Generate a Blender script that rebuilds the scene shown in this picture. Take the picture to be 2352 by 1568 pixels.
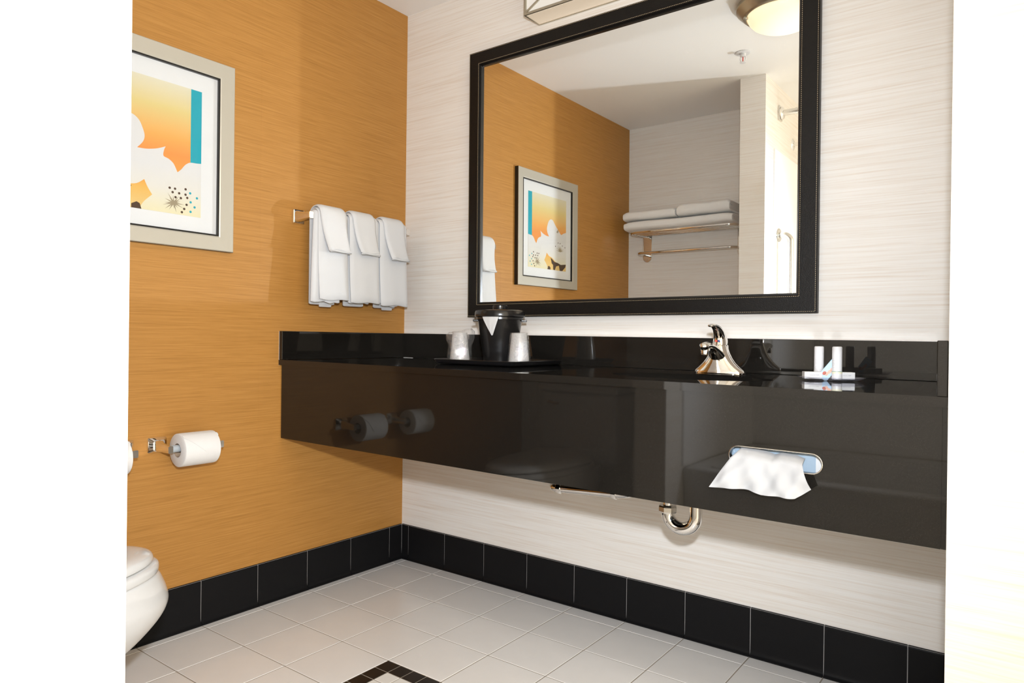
import bpy, bmesh, math, random
from mathutils import Vector, Matrix
from mathutils.geometry import tessellate_polygon

random.seed(7)
sc = bpy.context.scene
COL = sc.collection
PI = math.pi
for ob in list(bpy.data.objects):
    bpy.data.objects.remove(ob, do_unlink=True)

# ------------------------------------------------------------------ camera
CAM = Vector((2.17803, -2.12300, 0.94927))
YAW, PITCH, ROLL = -0.6435, -0.0027, -0.0122
fw = Vector((math.sin(YAW) * math.cos(PITCH), math.cos(YAW) * math.cos(PITCH), math.sin(PITCH)))
rt = fw.cross(Vector((0, 0, 1))).normalized()
dn = fw.cross(rt)
rt2 = rt * math.cos(ROLL) + dn * math.sin(ROLL)
dn2 = dn * math.cos(ROLL) - rt * math.sin(ROLL)
cd = bpy.data.cameras.new('camera')
cd.sensor_width = 36.0
cd.sensor_fit = 'HORIZONTAL'
cd.lens = 1590.34 * 36.0 / 2352.0
cd.clip_start = 0.02
cam = bpy.data.objects.new('camera', cd)
COL.objects.link(cam)
m = Matrix.Identity(4)
for i in range(3):
    m[i][0] = rt2[i]; m[i][1] = -dn2[i]; m[i][2] = -fw[i]; m[i][3] = CAM[i]
cam.matrix_world = m
sc.camera = cam

# ------------------------------------------------------------------ world, light, exposure
w = bpy.data.worlds.new('world'); sc.world = w; w.use_nodes = True
w.node_tree.nodes['Background'].inputs['Color'].default_value = (1.0, 0.84, 0.62, 1)
w.node_tree.nodes['Background'].inputs['Strength'].default_value = 2.6  # warm fill added, entering by the open entry side
FLASH = Vector((2.185, -2.075, 1.15))
ld = bpy.data.lights.new('camera_flash', 'SPOT')
ld.spot_size = math.radians(118); ld.spot_blend = 1.0
ld.energy = 142.0
ld.color = (0.92, 1.0, 1.10)
ld.shadow_soft_size = 0.032
lo = bpy.data.objects.new('camera_flash', ld); COL.objects.link(lo); lo.location = FLASH
lo.rotation_euler = (fw - rt * 0.14 + Vector((0, 0, -0.06))).to_track_quat('-Z', 'Y').to_euler()
l2 = bpy.data.lights.new('flash_fill', 'POINT')       # second lamp added at the flash as all-round fill
l2.energy = 8.0; l2.color = (1.0, 0.97, 0.92); l2.shadow_soft_size = 0.05
lp = bpy.data.objects.new('flash_fill', l2); COL.objects.link(lp); lp.location = FLASH + Vector((0.01, -0.03, 0.03))
vs = sc.view_settings
vs.view_transform = 'Standard'
vs.look = 'None'
vs.gamma = 1.0
vs.use_curve_mapping = False
vs.exposure = 0.0
cy = sc.cycles
cy.use_guiding = True
cy.use_light_tree = False
cy.use_deterministic_guiding = False
cy.time_limit = 1000.0
cy.use_surface_guiding = True
cy.guiding_training_samples = 0
cy.surface_guiding_probability = 0.7
cy.blur_glossy = 0.0
cy.sample_clamp_indirect = 0.0
cy.use_denoising = True
cy.use_adaptive_sampling = False
cy.max_bounces = 7
cy.diffuse_bounces = 4
cy.glossy_bounces = 4
cy.transparent_max_bounces = 8

# ------------------------------------------------------------------ materials
MATS = {}
def new_mat(name):
    mt = bpy.data.materials.new(name); mt.use_nodes = True
    nt = mt.node_tree
    return mt, nt, nt.nodes['Principled BSDF']
def N(nt, typ, **kw):
    n = nt.nodes.new(typ)
    for k, v in kw.items(): setattr(n, k, v)
    return n
def ramp(nt, stops):
    r = nt.nodes.new('ShaderNodeValToRGB')
    el = r.color_ramp.elements
    while len(el) < len(stops): el.new(0.5)
    for e, (p, c) in zip(el, stops):
        e.position = p; e.color = (c[0], c[1], c[2], 1)
    return r
def plain(name, col, rough=0.5, metal=0.0, spec=0.5, bump=None, coat=0.0, var=None):
    mt, nt, b = new_mat(name)
    b.inputs['Base Color'].default_value = (*col, 1)
    b.inputs['Roughness'].default_value = rough
    b.inputs['Metallic'].default_value = metal
    b.inputs['Specular IOR Level'].default_value = spec
    if coat: b.inputs['Coat Weight'].default_value = coat
    tc = N(nt, 'ShaderNodeTexCoord')
    if bump:
        no = N(nt, 'ShaderNodeTexNoise'); no.inputs['Scale'].default_value = bump[0]; no.inputs['Detail'].default_value = 3
        nt.links.new(tc.outputs['Object'], no.inputs['Vector'])
        bp = N(nt, 'ShaderNodeBump'); bp.inputs['Strength'].default_value = bump[1]; bp.inputs['Distance'].default_value = bump[2]
        nt.links.new(no.outputs['Fac'], bp.inputs['Height']); nt.links.new(bp.outputs['Normal'], b.inputs['Normal'])
    if var:
        n2 = N(nt, 'ShaderNodeTexNoise'); n2.inputs['Scale'].default_value = var[0]; n2.inputs['Detail'].default_value = 4
        nt.links.new(tc.outputs['Object'], n2.inputs['Vector'])
        r = ramp(nt, [(0.3, [c * (1 - var[1]) for c in col]), (0.7, [min(1, c * (1 + var[1])) for c in col])])
        nt.links.new(n2.outputs['Fac'], r.inputs['Fac']); nt.links.new(r.outputs['Color'], b.inputs['Base Color'])
    MATS[name] = mt
    return mt
def wallpaper(name, dark, mid, light, sc1, sc2, rough, seam=None):
    """Horizontal grass-cloth streaks: noise stretched along the wall."""
    mt, nt, b = new_mat(name)
    tc = N(nt, 'ShaderNodeTexCoord')
    def streak(h, v, seedz):
        mp = N(nt, 'ShaderNodeMapping'); mp.inputs['Scale'].default_value = (h, h, v); mp.inputs['Location'].default_value = (seedz, seedz, seedz)
        no = N(nt, 'ShaderNodeTexNoise'); no.inputs['Scale'].default_value = 1.0; no.inputs['Detail'].default_value = 2; no.inputs['Roughness'].default_value = 0.6
        nt.links.new(tc.outputs['Object'], mp.inputs['Vector']); nt.links.new(mp.outputs['Vector'], no.inputs['Vector'])
        return no
    a = streak(sc1[0], sc1[1], 3.1); c = streak(sc2[0], sc2[1], 9.7)
    mx = N(nt, 'ShaderNodeMix'); mx.data_type = 'FLOAT'; mx.inputs['Factor'].default_value = 0.5
    nt.links.new(a.outputs['Fac'], mx.inputs[2]); nt.links.new(c.outputs['Fac'], mx.inputs[3])
    r = ramp(nt, [(0.34, dark), (0.5, mid), (0.66, light)])
    nt.links.new(mx.outputs[0], r.inputs['Fac'])
    nt.links.new(r.outputs['Color'], b.inputs['Base Color'])
    b.inputs['Roughness'].default_value = rough
    b.inputs['Specular IOR Level'].default_value = 0.35
    MATS[name] = mt
wallpaper('wallpaper_cream', (0.725, 0.655, 0.58), (0.80, 0.765, 0.715), (0.835, 0.815, 0.78), (2.0, 140), (6, 480), 0.6)
wallpaper('wallpaper_orange', (0.355, 0.162, 0.033), (0.43, 0.204, 0.045), (0.49, 0.243, 0.061), (3.5, 250), (12, 850), 0.5)

def granite():
    mt, nt, b = new_mat('granite')
    tc = N(nt, 'ShaderNodeTexCoord')
    no = N(nt, 'ShaderNodeTexNoise'); no.inputs['Scale'].default_value = 1000; no.inputs['Detail'].default_value = 1
    nt.links.new(tc.outputs['Object'], no.inputs['Vector'])
    r = ramp(nt, [(0.45, (0.0085, 0.0076, 0.0065)), (0.66, (0.0110, 0.0097, 0.0080)), (0.84, (0.030, 0.025, 0.019))])
    nt.links.new(no.outputs['Fac'], r.inputs['Fac']); nt.links.new(r.outputs['Color'], b.inputs['Base Color'])
    b.inputs['Roughness'].default_value = 0.035
    b.inputs['Specular IOR Level'].default_value = 0.5
    MATS['granite'] = mt
granite()
plain('ceiling_paint', (0.87, 0.87, 0.86), 0.75)
plain('floor_tile', (0.83, 0.815, 0.795), 0.2, spec=0.6, var=(6, 0.03))
plain('mosaic_white', (0.78, 0.76, 0.72), 0.35)
plain('mosaic_black', (0.012, 0.010, 0.009), 0.3)
plain('grout', (0.33, 0.285, 0.23), 0.9)
plain('base_tile', (0.0085, 0.0085, 0.0092), 0.42, spec=0.1)
plain('base_grout', (0.30, 0.29, 0.28), 0.9)
plain('chrome', (0.86, 0.85, 0.83), 0.05, 1.0)
plain('satin_steel', (0.74, 0.72, 0.68), 0.22, 1.0)
plain('aged_nickel', (0.52, 0.48, 0.39), 0.38, 1.0, bump=(260, 0.25, 0.0008))
plain('mirror_silver', (0.92, 0.935, 0.925), 0.0, 1.0)
plain('black_leather', (0.0065, 0.0055, 0.0047), 0.42, spec=0.22, bump=(420, 0.55, 0.0016))
plain('stitch_thread', (0.44, 0.35, 0.22), 0.8)
plain('frame_lip', (0.008, 0.0075, 0.007), 0.3)
plain('champagne_frame', (0.56, 0.535, 0.46), 0.42, 0.55)
plain('mat_board', (0.70, 0.715, 0.72), 0.8)
plain('petal_white', (0.66, 0.66, 0.66), 0.7)
plain('teal_ink', (0.005, 0.33, 0.42), 0.7)
plain('brown_ink', (0.06, 0.03, 0.012), 0.7)
plain('sepia_ink', (0.30, 0.25, 0.16), 0.7)
plain('terry', (0.69, 0.70, 0.715), 0.95, spec=0.1, bump=(1400, 0.6, 0.0012))
plain('terry_bath', (0.86, 0.86, 0.85), 0.95, spec=0.1, bump=(1400, 0.6, 0.0012))
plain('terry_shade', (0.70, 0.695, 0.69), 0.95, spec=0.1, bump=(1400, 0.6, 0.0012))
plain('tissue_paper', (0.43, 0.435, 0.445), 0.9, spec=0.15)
plain('roll_paper', (0.78, 0.775, 0.765), 0.95, spec=0.1, bump=(500, 0.3, 0.0008))
plain('cardboard_core', (0.50, 0.37, 0.26), 0.9)
plain('grey_plastic', (0.42, 0.47, 0.51), 0.35)
plain('porcelain', (0.68, 0.685, 0.685), 0.08, coat=0.4)
plain('surround_acrylic', (0.86, 0.86, 0.86), 0.6, spec=0.2)
plain('black_plastic', (0.010, 0.0095, 0.0095), 0.22)
plain('tray_plastic', (0.006, 0.006, 0.0065), 0.28)
plain('sink_black', (0.008, 0.008, 0.008), 0.06)
plain('white_plastic', (0.70, 0.70, 0.71), 0.3)
plain('label_cream', (0.74, 0.72, 0.55), 0.5)
plain('label_green', (0.16, 0.30, 0.20), 0.5)
plain('grey_ink', (0.42, 0.42, 0.44), 0.7)
plain('navy_ink', (0.015, 0.06, 0.22), 0.6)
plain('box_white', (0.66, 0.66, 0.66), 0.6)
plain('box_grey', (0.52, 0.515, 0.50), 0.6)
plain('sachet_blue', (0.42, 0.60, 0.76), 0.35)
plain('sachet_pink', (0.72, 0.40, 0.30), 0.5)
plain('sachet_red', (0.45, 0.10, 0.06), 0.5)
plain('tissue_carton', (0.33, 0.43, 0.53), 0.4)
plain('red_bulb', (0.65, 0.06, 0.04), 0.2)
plain('caulk', (0.62, 0.60, 0.57), 0.6)
plain('dark_metal', (0.05, 0.045, 0.04), 0.35, 0.8)

def art_gradient():
    """The print's sky: pale yellow at the top running to deep orange, then pale again."""
    mt, nt, b = new_mat('print_gradient')
    tc = N(nt, 'ShaderNodeTexCoord'); sp = N(nt, 'ShaderNodeSeparateXYZ'); nt.links.new(tc.outputs['Object'], sp.inputs[0])
    mr = N(nt, 'ShaderNodeMapRange'); mr.inputs[1].default_value = -0.205; mr.inputs[2].default_value = 0.205
    nt.links.new(sp.outputs['Z'], mr.inputs[0])
    r = ramp(nt, [(0.0, (0.68, 0.50, 0.20)), (0.16, (0.70, 0.42, 0.10)), (0.24, (0.74, 0.32, 0.05)), (0.46, (0.74, 0.27, 0.06)), (0.58, (0.74, 0.36, 0.085)), (0.80, (0.66, 0.54, 0.22)), (1.0, (0.66, 0.63, 0.48))])
    nt.links.new(mr.outputs[0], r.inputs['Fac']); nt.links.new(r.outputs['Color'], b.inputs['Base Color'])
    b.inputs['Roughness'].default_value = 0.7
    MATS['print_gradient'] = mt
art_gradient()
def petal_gradient():
    mt, nt, b = new_mat('petal_yellow')
    tc = N(nt, 'ShaderNodeTexCoord'); sp = N(nt, 'ShaderNodeSeparateXYZ'); nt.links.new(tc.outputs['Object'], sp.inputs[0])
    mr = N(nt, 'ShaderNodeMapRange'); mr.inputs[1].default_value = -0.205; mr.inputs[2].default_value = -0.06
    nt.links.new(sp.outputs['Z'], mr.inputs[0])
    r = ramp(nt, [(0.0, (0.70, 0.65, 0.42)), (0.55, (0.66, 0.65, 0.60)), (1.0, (0.64, 0.645, 0.645))])
    nt.links.new(mr.outputs[0], r.inputs['Fac']); nt.links.new(r.outputs['Color'], b.inputs['Base Color'])
    b.inputs['Roughness'].default_value = 0.7
    MATS['petal_yellow'] = mt
petal_gradient()

def clear(name, tint, ior=1.45, body=0.0, bodycol=(0.8, 0.8, 0.8), rough=0.02, bump=None):
    """Thin clear sheet: see-through, with a Fresnel sheen and an optional milky body."""
    mt = bpy.data.materials.new(name); mt.use_nodes = True; nt = mt.node_tree
    nt.nodes.remove(nt.nodes['Principled BSDF']); out = nt.nodes['Material Output']
    tr = N(nt, 'ShaderNodeBsdfTransparent'); tr.inputs['Color'].default_value = (*tint, 1)
    gl = N(nt, 'ShaderNodeBsdfGlossy'); gl.inputs['Roughness'].default_value = rough
    fr = N(nt, 'ShaderNodeFresnel'); fr.inputs['IOR'].default_value = ior
    base = tr
    if body:
        df = N(nt, 'ShaderNodeBsdfDiffuse'); df.inputs['Color'].default_value = (*bodycol, 1)
        m0 = N(nt, 'ShaderNodeMixShader'); m0.inputs['Fac'].default_value = body
        nt.links.new(tr.outputs[0], m0.inputs[1]); nt.links.new(df.outputs[0], m0.inputs[2]); base = m0
    m1 = N(nt, 'ShaderNodeMixShader')
    gm = N(nt, 'ShaderNodeNewGeometry'); sb_ = N(nt, 'ShaderNodeMath', operation='SUBTRACT'); sb_.inputs[0].default_value = 1.0
    mu_ = N(nt, 'ShaderNodeMath', operation='MULTIPLY')
    nt.links.new(gm.outputs['Backfacing'], sb_.inputs[1]); nt.links.new(sb_.outputs[0], mu_.inputs[0]); nt.links.new(fr.outputs[0], mu_.inputs[1])
    nt.links.new(mu_.outputs[0], m1.inputs['Fac']); nt.links.new(base.outputs[0], m1.inputs[1]); nt.links.new(gl.outputs[0], m1.inputs[2])
    if bump:
        tc = N(nt, 'ShaderNodeTexCoord')
        no = N(nt, 'ShaderNodeTexNoise'); no.inputs['Scale'].default_value = bump[0]; no.inputs['Detail'].default_value = 4; no.inputs['Distortion'].default_value = 1.5
        nt.links.new(tc.outputs['Object'], no.inputs['Vector'])
        bp = N(nt, 'ShaderNodeBump'); bp.inputs['Strength'].default_value = bump[1]; bp.inputs['Distance'].default_value = bump[2]
        nt.links.new(no.outputs['Fac'], bp.inputs['Height'])
        nt.links.new(bp.outputs['Normal'], gl.inputs['Normal']); nt.links.new(bp.outputs['Normal'], fr.inputs['Normal'])
    nt.links.new(m1.outputs[0], out.inputs['Surface'])
    MATS[name] = mt
clear('picture_glass', (0.99, 0.99, 0.99), 1.3)
clear('cup_plastic', (0.96, 0.96, 0.96), 1.6, 0.42, (0.80, 0.80, 0.80), 0.10)
clear('wrap_film', (0.98, 0.98, 0.98), 2.1, 0.05, (0.9, 0.9, 0.9), 0.10, (45, 1.0, 0.006))
clear('dish_glass', (0.90, 0.90, 0.93), 1.6, 0.12, (0.6, 0.6, 0.68), 0.03)
clear('liner_film', (0.95, 0.95, 0.95), 1.5, 0.75, (0.82, 0.82, 0.82), 0.15, (90, 0.5, 0.003))

def glow(name, col, strength, base=(0.85, 0.78, 0.66)):
    mt, nt, b = new_mat(name)
    b.inputs['Base Color'].default_value = (*base, 1); b.inputs['Roughness'].default_value = 0.35
    b.inputs['Emission Color'].default_value = (*col, 1); b.inputs['Emission Strength'].default_value = strength
    MATS[name] = mt
glow('dome_glass', (1.0, 0.74, 0.46), 0.92)
glow('sconce_glass', (1.0, 0.74, 0.46), 0.34, (0.62, 0.60, 0.56))
glow('sconce_front', (1.0, 0.86, 0.68), 0.22, (0.62, 0.63, 0.63))

# ------------------------------------------------------------------ mesh helpers
class MB:
    def __init__(s): s.v = []; s.f = []
    def add(s, vs_, fs):
        o = len(s.v); s.v += [tuple(p) for p in vs_]; s.f += [tuple(i + o for i in f) for f in fs]; return s
    def box(s, x0, x1, y0, y1, z0, z1, bev=0.0, seg=2):
        if bev <= 0:
            return s.add([(x0, y0, z0), (x1, y0, z0), (x1, y1, z0), (x0, y1, z0), (x0, y0, z1), (x1, y0, z1), (x1, y1, z1), (x0, y1, z1)],
                         [(0, 3, 2, 1), (4, 5, 6, 7), (0, 1, 5, 4), (1, 2, 6, 5), (2, 3, 7, 6), (3, 0, 4, 7)])
        bm = bmesh.new(); bmesh.ops.create_cube(bm, size=1.0)
        for q in bm.verts: q.co = Vector((x0 + (q.co.x + .5) * (x1 - x0), y0 + (q.co.y + .5) * (y1 - y0), z0 + (q.co.z + .5) * (z1 - z0)))
        bmesh.ops.bevel(bm, geom=bm.edges[:], offset=bev, segments=seg, profile=0.5, affect='EDGES')
        return s.from_bm(bm)
    def from_bm(s, bm):
        bm.verts.index_update()
        s.add([q.co[:] for q in bm.verts], [[q.index for q in f.verts] for f in bm.faces]); bm.free(); return s
    def rings(s, rs, cap0=True, cap1=True, closed=False):
        n = len(rs[0]); o = len(s.v)
        for r in rs: s.v += [tuple(p) for p in r]
        k = len(rs)
        for a in range(k if closed else k - 1):
            b = (a + 1) % k
            for i in range(n):
                j = (i + 1) % n
                s.f.append((o + a * n + i, o + a * n + j, o + b * n + j, o + b * n + i))
        if not closed:
            if cap0: s.f.append(tuple(o + i for i in reversed(range(n))))
            if cap1: s.f.append(tuple(o + (k - 1) * n + i for i in range(n)))
        return s
    def tube(s, path, rad, n=16, caps=True, closed=False):
        P = [Vector(p) for p in path]; k = len(P)
        R = rad if isinstance(rad, (list, tuple)) else [rad] * k
        T = []
        for i in range(k):
            a = P[i - 1] if (i > 0 or closed) else P[i]; b = P[(i + 1) % k] if (i < k - 1 or closed) else P[i]
            T.append((b - a).normalized())
        ref = Vector((0, 0, 1)) if abs(T[0].z) < 0.9 else Vector((1, 0, 0))
        u = T[0].cross(ref).normalized(); rs = []
        for i in range(k):
            u = (u - T[i] * u.dot(T[i])).normalized(); v = T[i].cross(u)
            rs.append([P[i] + (u * math.cos(2 * PI * j / n) + v * math.sin(2 * PI * j / n)) * R[i] for j in range(n)])
        return s.rings(rs, caps, caps, closed)
    def lathe(s, prof, c=(0, 0, 0), n=32, axis='z', cap0=True, cap1=True):
        c = Vector(c); rs = []
        for r, h in prof:
            ring = []
            for j in range(n):
                a = 2 * PI * j / n; x, y = r * math.cos(a), r * math.sin(a)
                p = {'z': (x, y, h), 'y': (x, h, -y), 'x': (h, x, y)}[axis]
                ring.append(c + Vector(p))
            rs.append(ring)
        return s.rings(rs, cap0, cap1)
    def loft(s, secs, n=28, caps=True, p=2.0):
        """secs: (centre, half-axis u, half-axis v); superellipse exponent p."""
        rs = []
        for c, u, v in secs:
            c, u, v = Vector(c), Vector(u), Vector(v); ring = []
            for j in range(n):
                a = 2 * PI * j / n; ca, sa = math.cos(a), math.sin(a)
                ring.append(c + u * math.copysign(abs(ca) ** (2 / p), ca) + v * math.copysign(abs(sa) ** (2 / p), sa))
            rs.append(ring)
        return s.rings(rs, caps, caps)
    def plate(s, outer, holes, fn, t0, t1):
        """Flat plate with holes: 2-D loops, fn(a, b, t) -> point; t0/t1 the two faces."""
        loops = [outer] + holes
        tri = tessellate_polygon([[Vector((a, b, 0)) for a, b in L] for L in loops])
        flat = [q for L in loops for q in L]; n = len(flat); o = len(s.v)
        s.v += [tuple(fn(a, b, t0)) for a, b in flat] + [tuple(fn(a, b, t1)) for a, b in flat]
        for t in tri:
            s.f.append(tuple(o + i for i in t)); s.f.append(tuple(o + n + i for i in reversed(t)))
        k = 0
        for L in loops:
            for i in range(len(L)):
                j = (i + 1) % len(L); s.f.append((o + k + i, o + k + j, o + n + k + j, o + n + k + i))
            k += len(L)
        return s
    def xf(s, M):
        s.v = [tuple(M @ Vector(p)) for p in s.v]; return s
    def mesh(s, name, mat, smooth=28):
        me = bpy.data.meshes.new(name); me.from_pydata(s.v, [], s.f)
        bm = bmesh.new(); bm.from_mesh(me); bmesh.ops.recalc_face_normals(bm, faces=bm.faces[:]); bm.to_mesh(me); bm.free()
        me.materials.append(MATS[mat])
        if smooth:
            for q in me.polygons: q.use_smooth = True
            bm = bmesh.new(); bm.from_mesh(me)
            for e in bm.edges:                      # keep large flats flat beside narrow bevels
                if len(e.link_faces) == 2:
                    an = e.calc_face_angle(0.0); a0, a1 = [f.calc_area() for f in e.link_faces]
                    e.smooth = not (an > math.radians(smooth) or (an > math.radians(9) and smooth < 45 and max(a0, a1) > 8 * max(1e-12, min(a0, a1))))
            bm.to_mesh(me); bm.free()
        me.update(); return me

def link(name, me, parent=None):
    o = bpy.data.objects.new(name, me); COL.objects.link(o)
    if parent is not None: o.parent = parent
    return o
def build(name, mb, mat, parent=None, smooth=28): return link(name, mb.mesh(name, mat, smooth), parent)
def tag(o, label, cat, group=None, kind=None):
    o['label'] = label; o['category'] = cat
    if group: o['group'] = group
    if kind: o['kind'] = kind
    return o
def thing(name, label, cat, loc=(0, 0, 0), rotz=0.0, group=None):
    o = bpy.data.objects.new(name, None); COL.objects.link(o); o.empty_display_size = 0.05
    o.location = loc; o.rotation_euler = (0, 0, rotz)
    return tag(o, label, cat, group)
def wpart(name, mb, mat, root, parent=None, smooth=28):
    """A part modelled in world coordinates under an unrotated thing."""
    L = Vector(root.location); mb.v = [tuple(Vector(p) - L) for p in mb.v]
    return build(name, mb, mat, parent or root, smooth)
def struct(name, mb, mat, label, cat, smooth=None):
    o = build(name, mb, mat, None, smooth); return tag(o, label, cat, kind='structure')
def copy_tree(o, parent=None):
    c = o.copy(); COL.objects.link(c); c.parent = parent
    for ch in o.children: copy_tree(ch, c)
    return c
def arc(c, r, a0, a1, n, ax=0, ay=2):
    out = []
    for i in range(n + 1):
        a = a0 + (a1 - a0) * i / n; p = list(c); p[ax] += r * math.cos(a); p[ay] += r * math.sin(a); out.append(tuple(p))
    return out
def text_mesh(body, size, mat, name, parent, M, thick=0.0002):
    cu = bpy.data.curves.new(name, 'FONT'); cu.body = body; cu.size = size; cu.align_x = 'CENTER'; cu.align_y = 'CENTER'; cu.extrude = thick; cu.resolution_u = 2
    tmp = bpy.data.objects.new('tmp', cu); COL.objects.link(tmp)
    dg = bpy.context.evaluated_depsgraph_get(); me = bpy.data.meshes.new_from_object(tmp.evaluated_get(dg))
    bpy.data.objects.remove(tmp, do_unlink=True)
    me.transform(M); me.materials.clear(); me.materials.append(MATS[mat])
    return link(name, me, parent)

# ------------------------------------------------------------------ dimensions
T = 0.2085                       # floor tile pitch
A0, B0 = 0.04695, 0.07823        # first grout lines
HC = 2.3437                      # ceiling
BH = 0.1465                      # base tile height
PX0, PX1, PY = 0.914, 1.048, -1.616   # partition
NY = -2.11                       # niche back wall
TUBY = -1.775                    # tub surround starts
ALY = -2.66                      # alcove back wall
RX = 2.0575                      # counter ends at this wall
RB = -0.628                      # its face
EX = 2.95                        # entry side, left open so the world fill comes in

# ------------------------------------------------------------------ shell
struct('wall_back', MB().box(-0.12, RX + 0.02, 0.0, 0.12, 0, HC), 'wallpaper_cream', 'cream streaked wallpaper wall behind the mirror and the black vanity', 'wall')
struct('wall_left', MB().box(-0.12, 0.0, NY - 0.1, 0.0, 0, HC), 'wallpaper_orange', 'burnt orange streaked wallpaper wall with the framed print and towel bar', 'wall')
struct('wall_right', MB().box(RX, EX + 0.1, RB, 0.12, 0, HC), 'wallpaper_cream', 'bright cream wallpaper wall at the right end of the vanity', 'wall')
struct('wall_partition', MB().box(PX0, PX1, ALY, PY, 0, HC), 'wallpaper_cream', 'bright cream wallpaper partition in the left foreground', 'wall')
struct('wall_niche', MB().box(-0.12, PX0, NY - 0.12, NY, 0, HC), 'wallpaper_cream', 'cream wallpaper wall behind the towel shelf, seen in the mirror', 'wall')
struct('wall_tub', MB().box(PX0, EX + 0.1, ALY - 0.12, ALY, 0, HC), 'wallpaper_cream', 'cream wallpaper wall along the far side of the bathtub', 'wall')
struct('ceiling', MB().box(-0.12, EX + 0.12, ALY - 0.12, 0.12, HC, HC + 0.1), 'ceiling_paint', 'smooth white painted ceiling above the vanity', 'ceiling')
# wallpaper seams on the orange wall
sm = MB()
for yy in (-0.705,):
    sm.box(-0.002, 0.00012, yy - 0.0006, yy + 0.0006, BH, HC)
build('wallpaper_seam', sm, 'wallpaper_orange', bpy.data.objects['wall_left'], None)

# floor: mortar bed with separate tiles
floor = struct('floor', MB().box(-0.12, EX + 0.1, ALY - 0.1, 0.1, -0.12, -0.0012), 'grout', 'pale square ceramic tile floor with grey grout', 'floor')
G = 0.0016
def tile_mesh(w_, d_, mat, name='tile', bev=0.0012):
    mb = MB()
    x0, x1, y0, y1 = G, w_ - G, G, d_ - G
    mb.rings([[(x0, y0, -0.006), (x1, y0, -0.006), (x1, y1, -0.006), (x0, y1, -0.006)],
              [(x0, y0, -bev), (x1, y0, -bev), (x1, y1, -bev), (x0, y1, -bev)],
              [(x0 + bev, y0 + bev, 0), (x1 - bev, y0 + bev, 0), (x1 - bev, y1 - bev, 0), (x0 + bev, y1 - bev, 0)]])
    return mb.mesh(name, mat, 20)
xs = [0.0] + [A0 + k * T for k in range(14)] + [EX]
ys = [0.0] + [-B0 - k * T for k in range(10)] + [NY]
cache = {}
for i in range(len(xs) - 1):
    for j in range(len(ys) - 1):
        x0, x1 = xs[i], xs[i + 1]; y1, y0 = ys[j], ys[j + 1]
        if x1 > PX0 - 0.001 and y0 < PY:
            if x0 < PX0: x1 = PX0
            elif y1 <= TUBY + 0.002 and x0 < PX1: continue
            else: y0 = max(y0, TUBY + 0.0)
        if x1 > RX and y1 > RB:
            if y0 >= RB: continue
            y1 = min(y1, RB)
        if x1 - x0 < 0.012 or y1 - y0 < 0.012: continue
        if 4 <= i <= 5 and 4 <= j <= 5:            # mosaic inset of small squares
            for a in range(4):
                for b in range(4):
                    gx, gy = (i - 4) * 4 + a, (j - 4) * 4 + b
                    edge = gx in (0, 7) or gy in (0, 7)
                    key = ('m', edge)
                    if key not in cache: cache[key] = tile_mesh(T / 4, T / 4, 'mosaic_black' if edge else 'mosaic_white', 'mosaic_tile', 0.0008)
                    o = link('mosaic_tile', cache[key], floor); o.location = (x0 + a * T / 4, y1 - (b + 1) * T / 4, 0)
            continue
        key = (round(x1 - x0, 4), round(y1 - y0, 4))
        if key not in cache: cache[key] = tile_mesh(x1 - x0, y1 - y0, 'floor_tile')
        o = link('floor_tile', cache[key], floor); o.location = (x0, y0, random.uniform(-0.0002, 0.0002))

# black cove base tiles
PROF = [(0.0, 0.0), (0.0175, 0.0), (0.0172, 0.0035), (0.0125, 0.0065), (0.0090, 0.012), (0.0074, 0.022), (0.0066, 0.05), (0.0066, BH - 0.006), (0.0058, BH - 0.0022), (0.0035, BH), (0.0, BH)]
def cove_mesh(w_, end=0.0):
    mb = MB(); g = 0.0011
    mb.rings([[(g, -d, z) for d, z in PROF], [(w_ - g - end, -d, z) for d, z in PROF]])
    return mb.mesh('base_tile', 'base_tile', 40)
bb = struct('baseboard_back', MB().box(0.004, RX, -0.0056, 0.0, 0, BH - 0.0012), 'base_grout', 'row of black cove base tiles below the vanity', 'baseboard')
bl = struct('baseboard_left', MB().box(0.0, 0.0056, NY, -0.004, 0, BH - 0.0012), 'base_grout', 'row of black cove base tiles along the orange wall', 'baseboard')
cm = {}
edges = [0.0066] + [A0 + k * T for k in range(10)] + [RX]
for k in range(len(edges) - 1):
    w_ = edges[k + 1] - edges[k]; key = round(w_, 4)
    if key not in cm: cm[key] = cove_mesh(w_)
    o = link('base_tile', cm[key], bb); o.location = (edges[k], 0, 0)
edges = [0.0066] + [B0 + k * T for k in range(10)] + [-NY]
for k in range(len(edges) - 1):
    w_ = edges[k + 1] - edges[k]; key = round(w_, 4)
    if w_ < 0.01: continue
    if key not in cm: cm[key] = cove_mesh(w_)
    o = link('base_tile', cm[key], bl); o.location = (0, -edges[k + 1], 0); o.rotation_euler = (0, 0, PI / 2)

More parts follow.
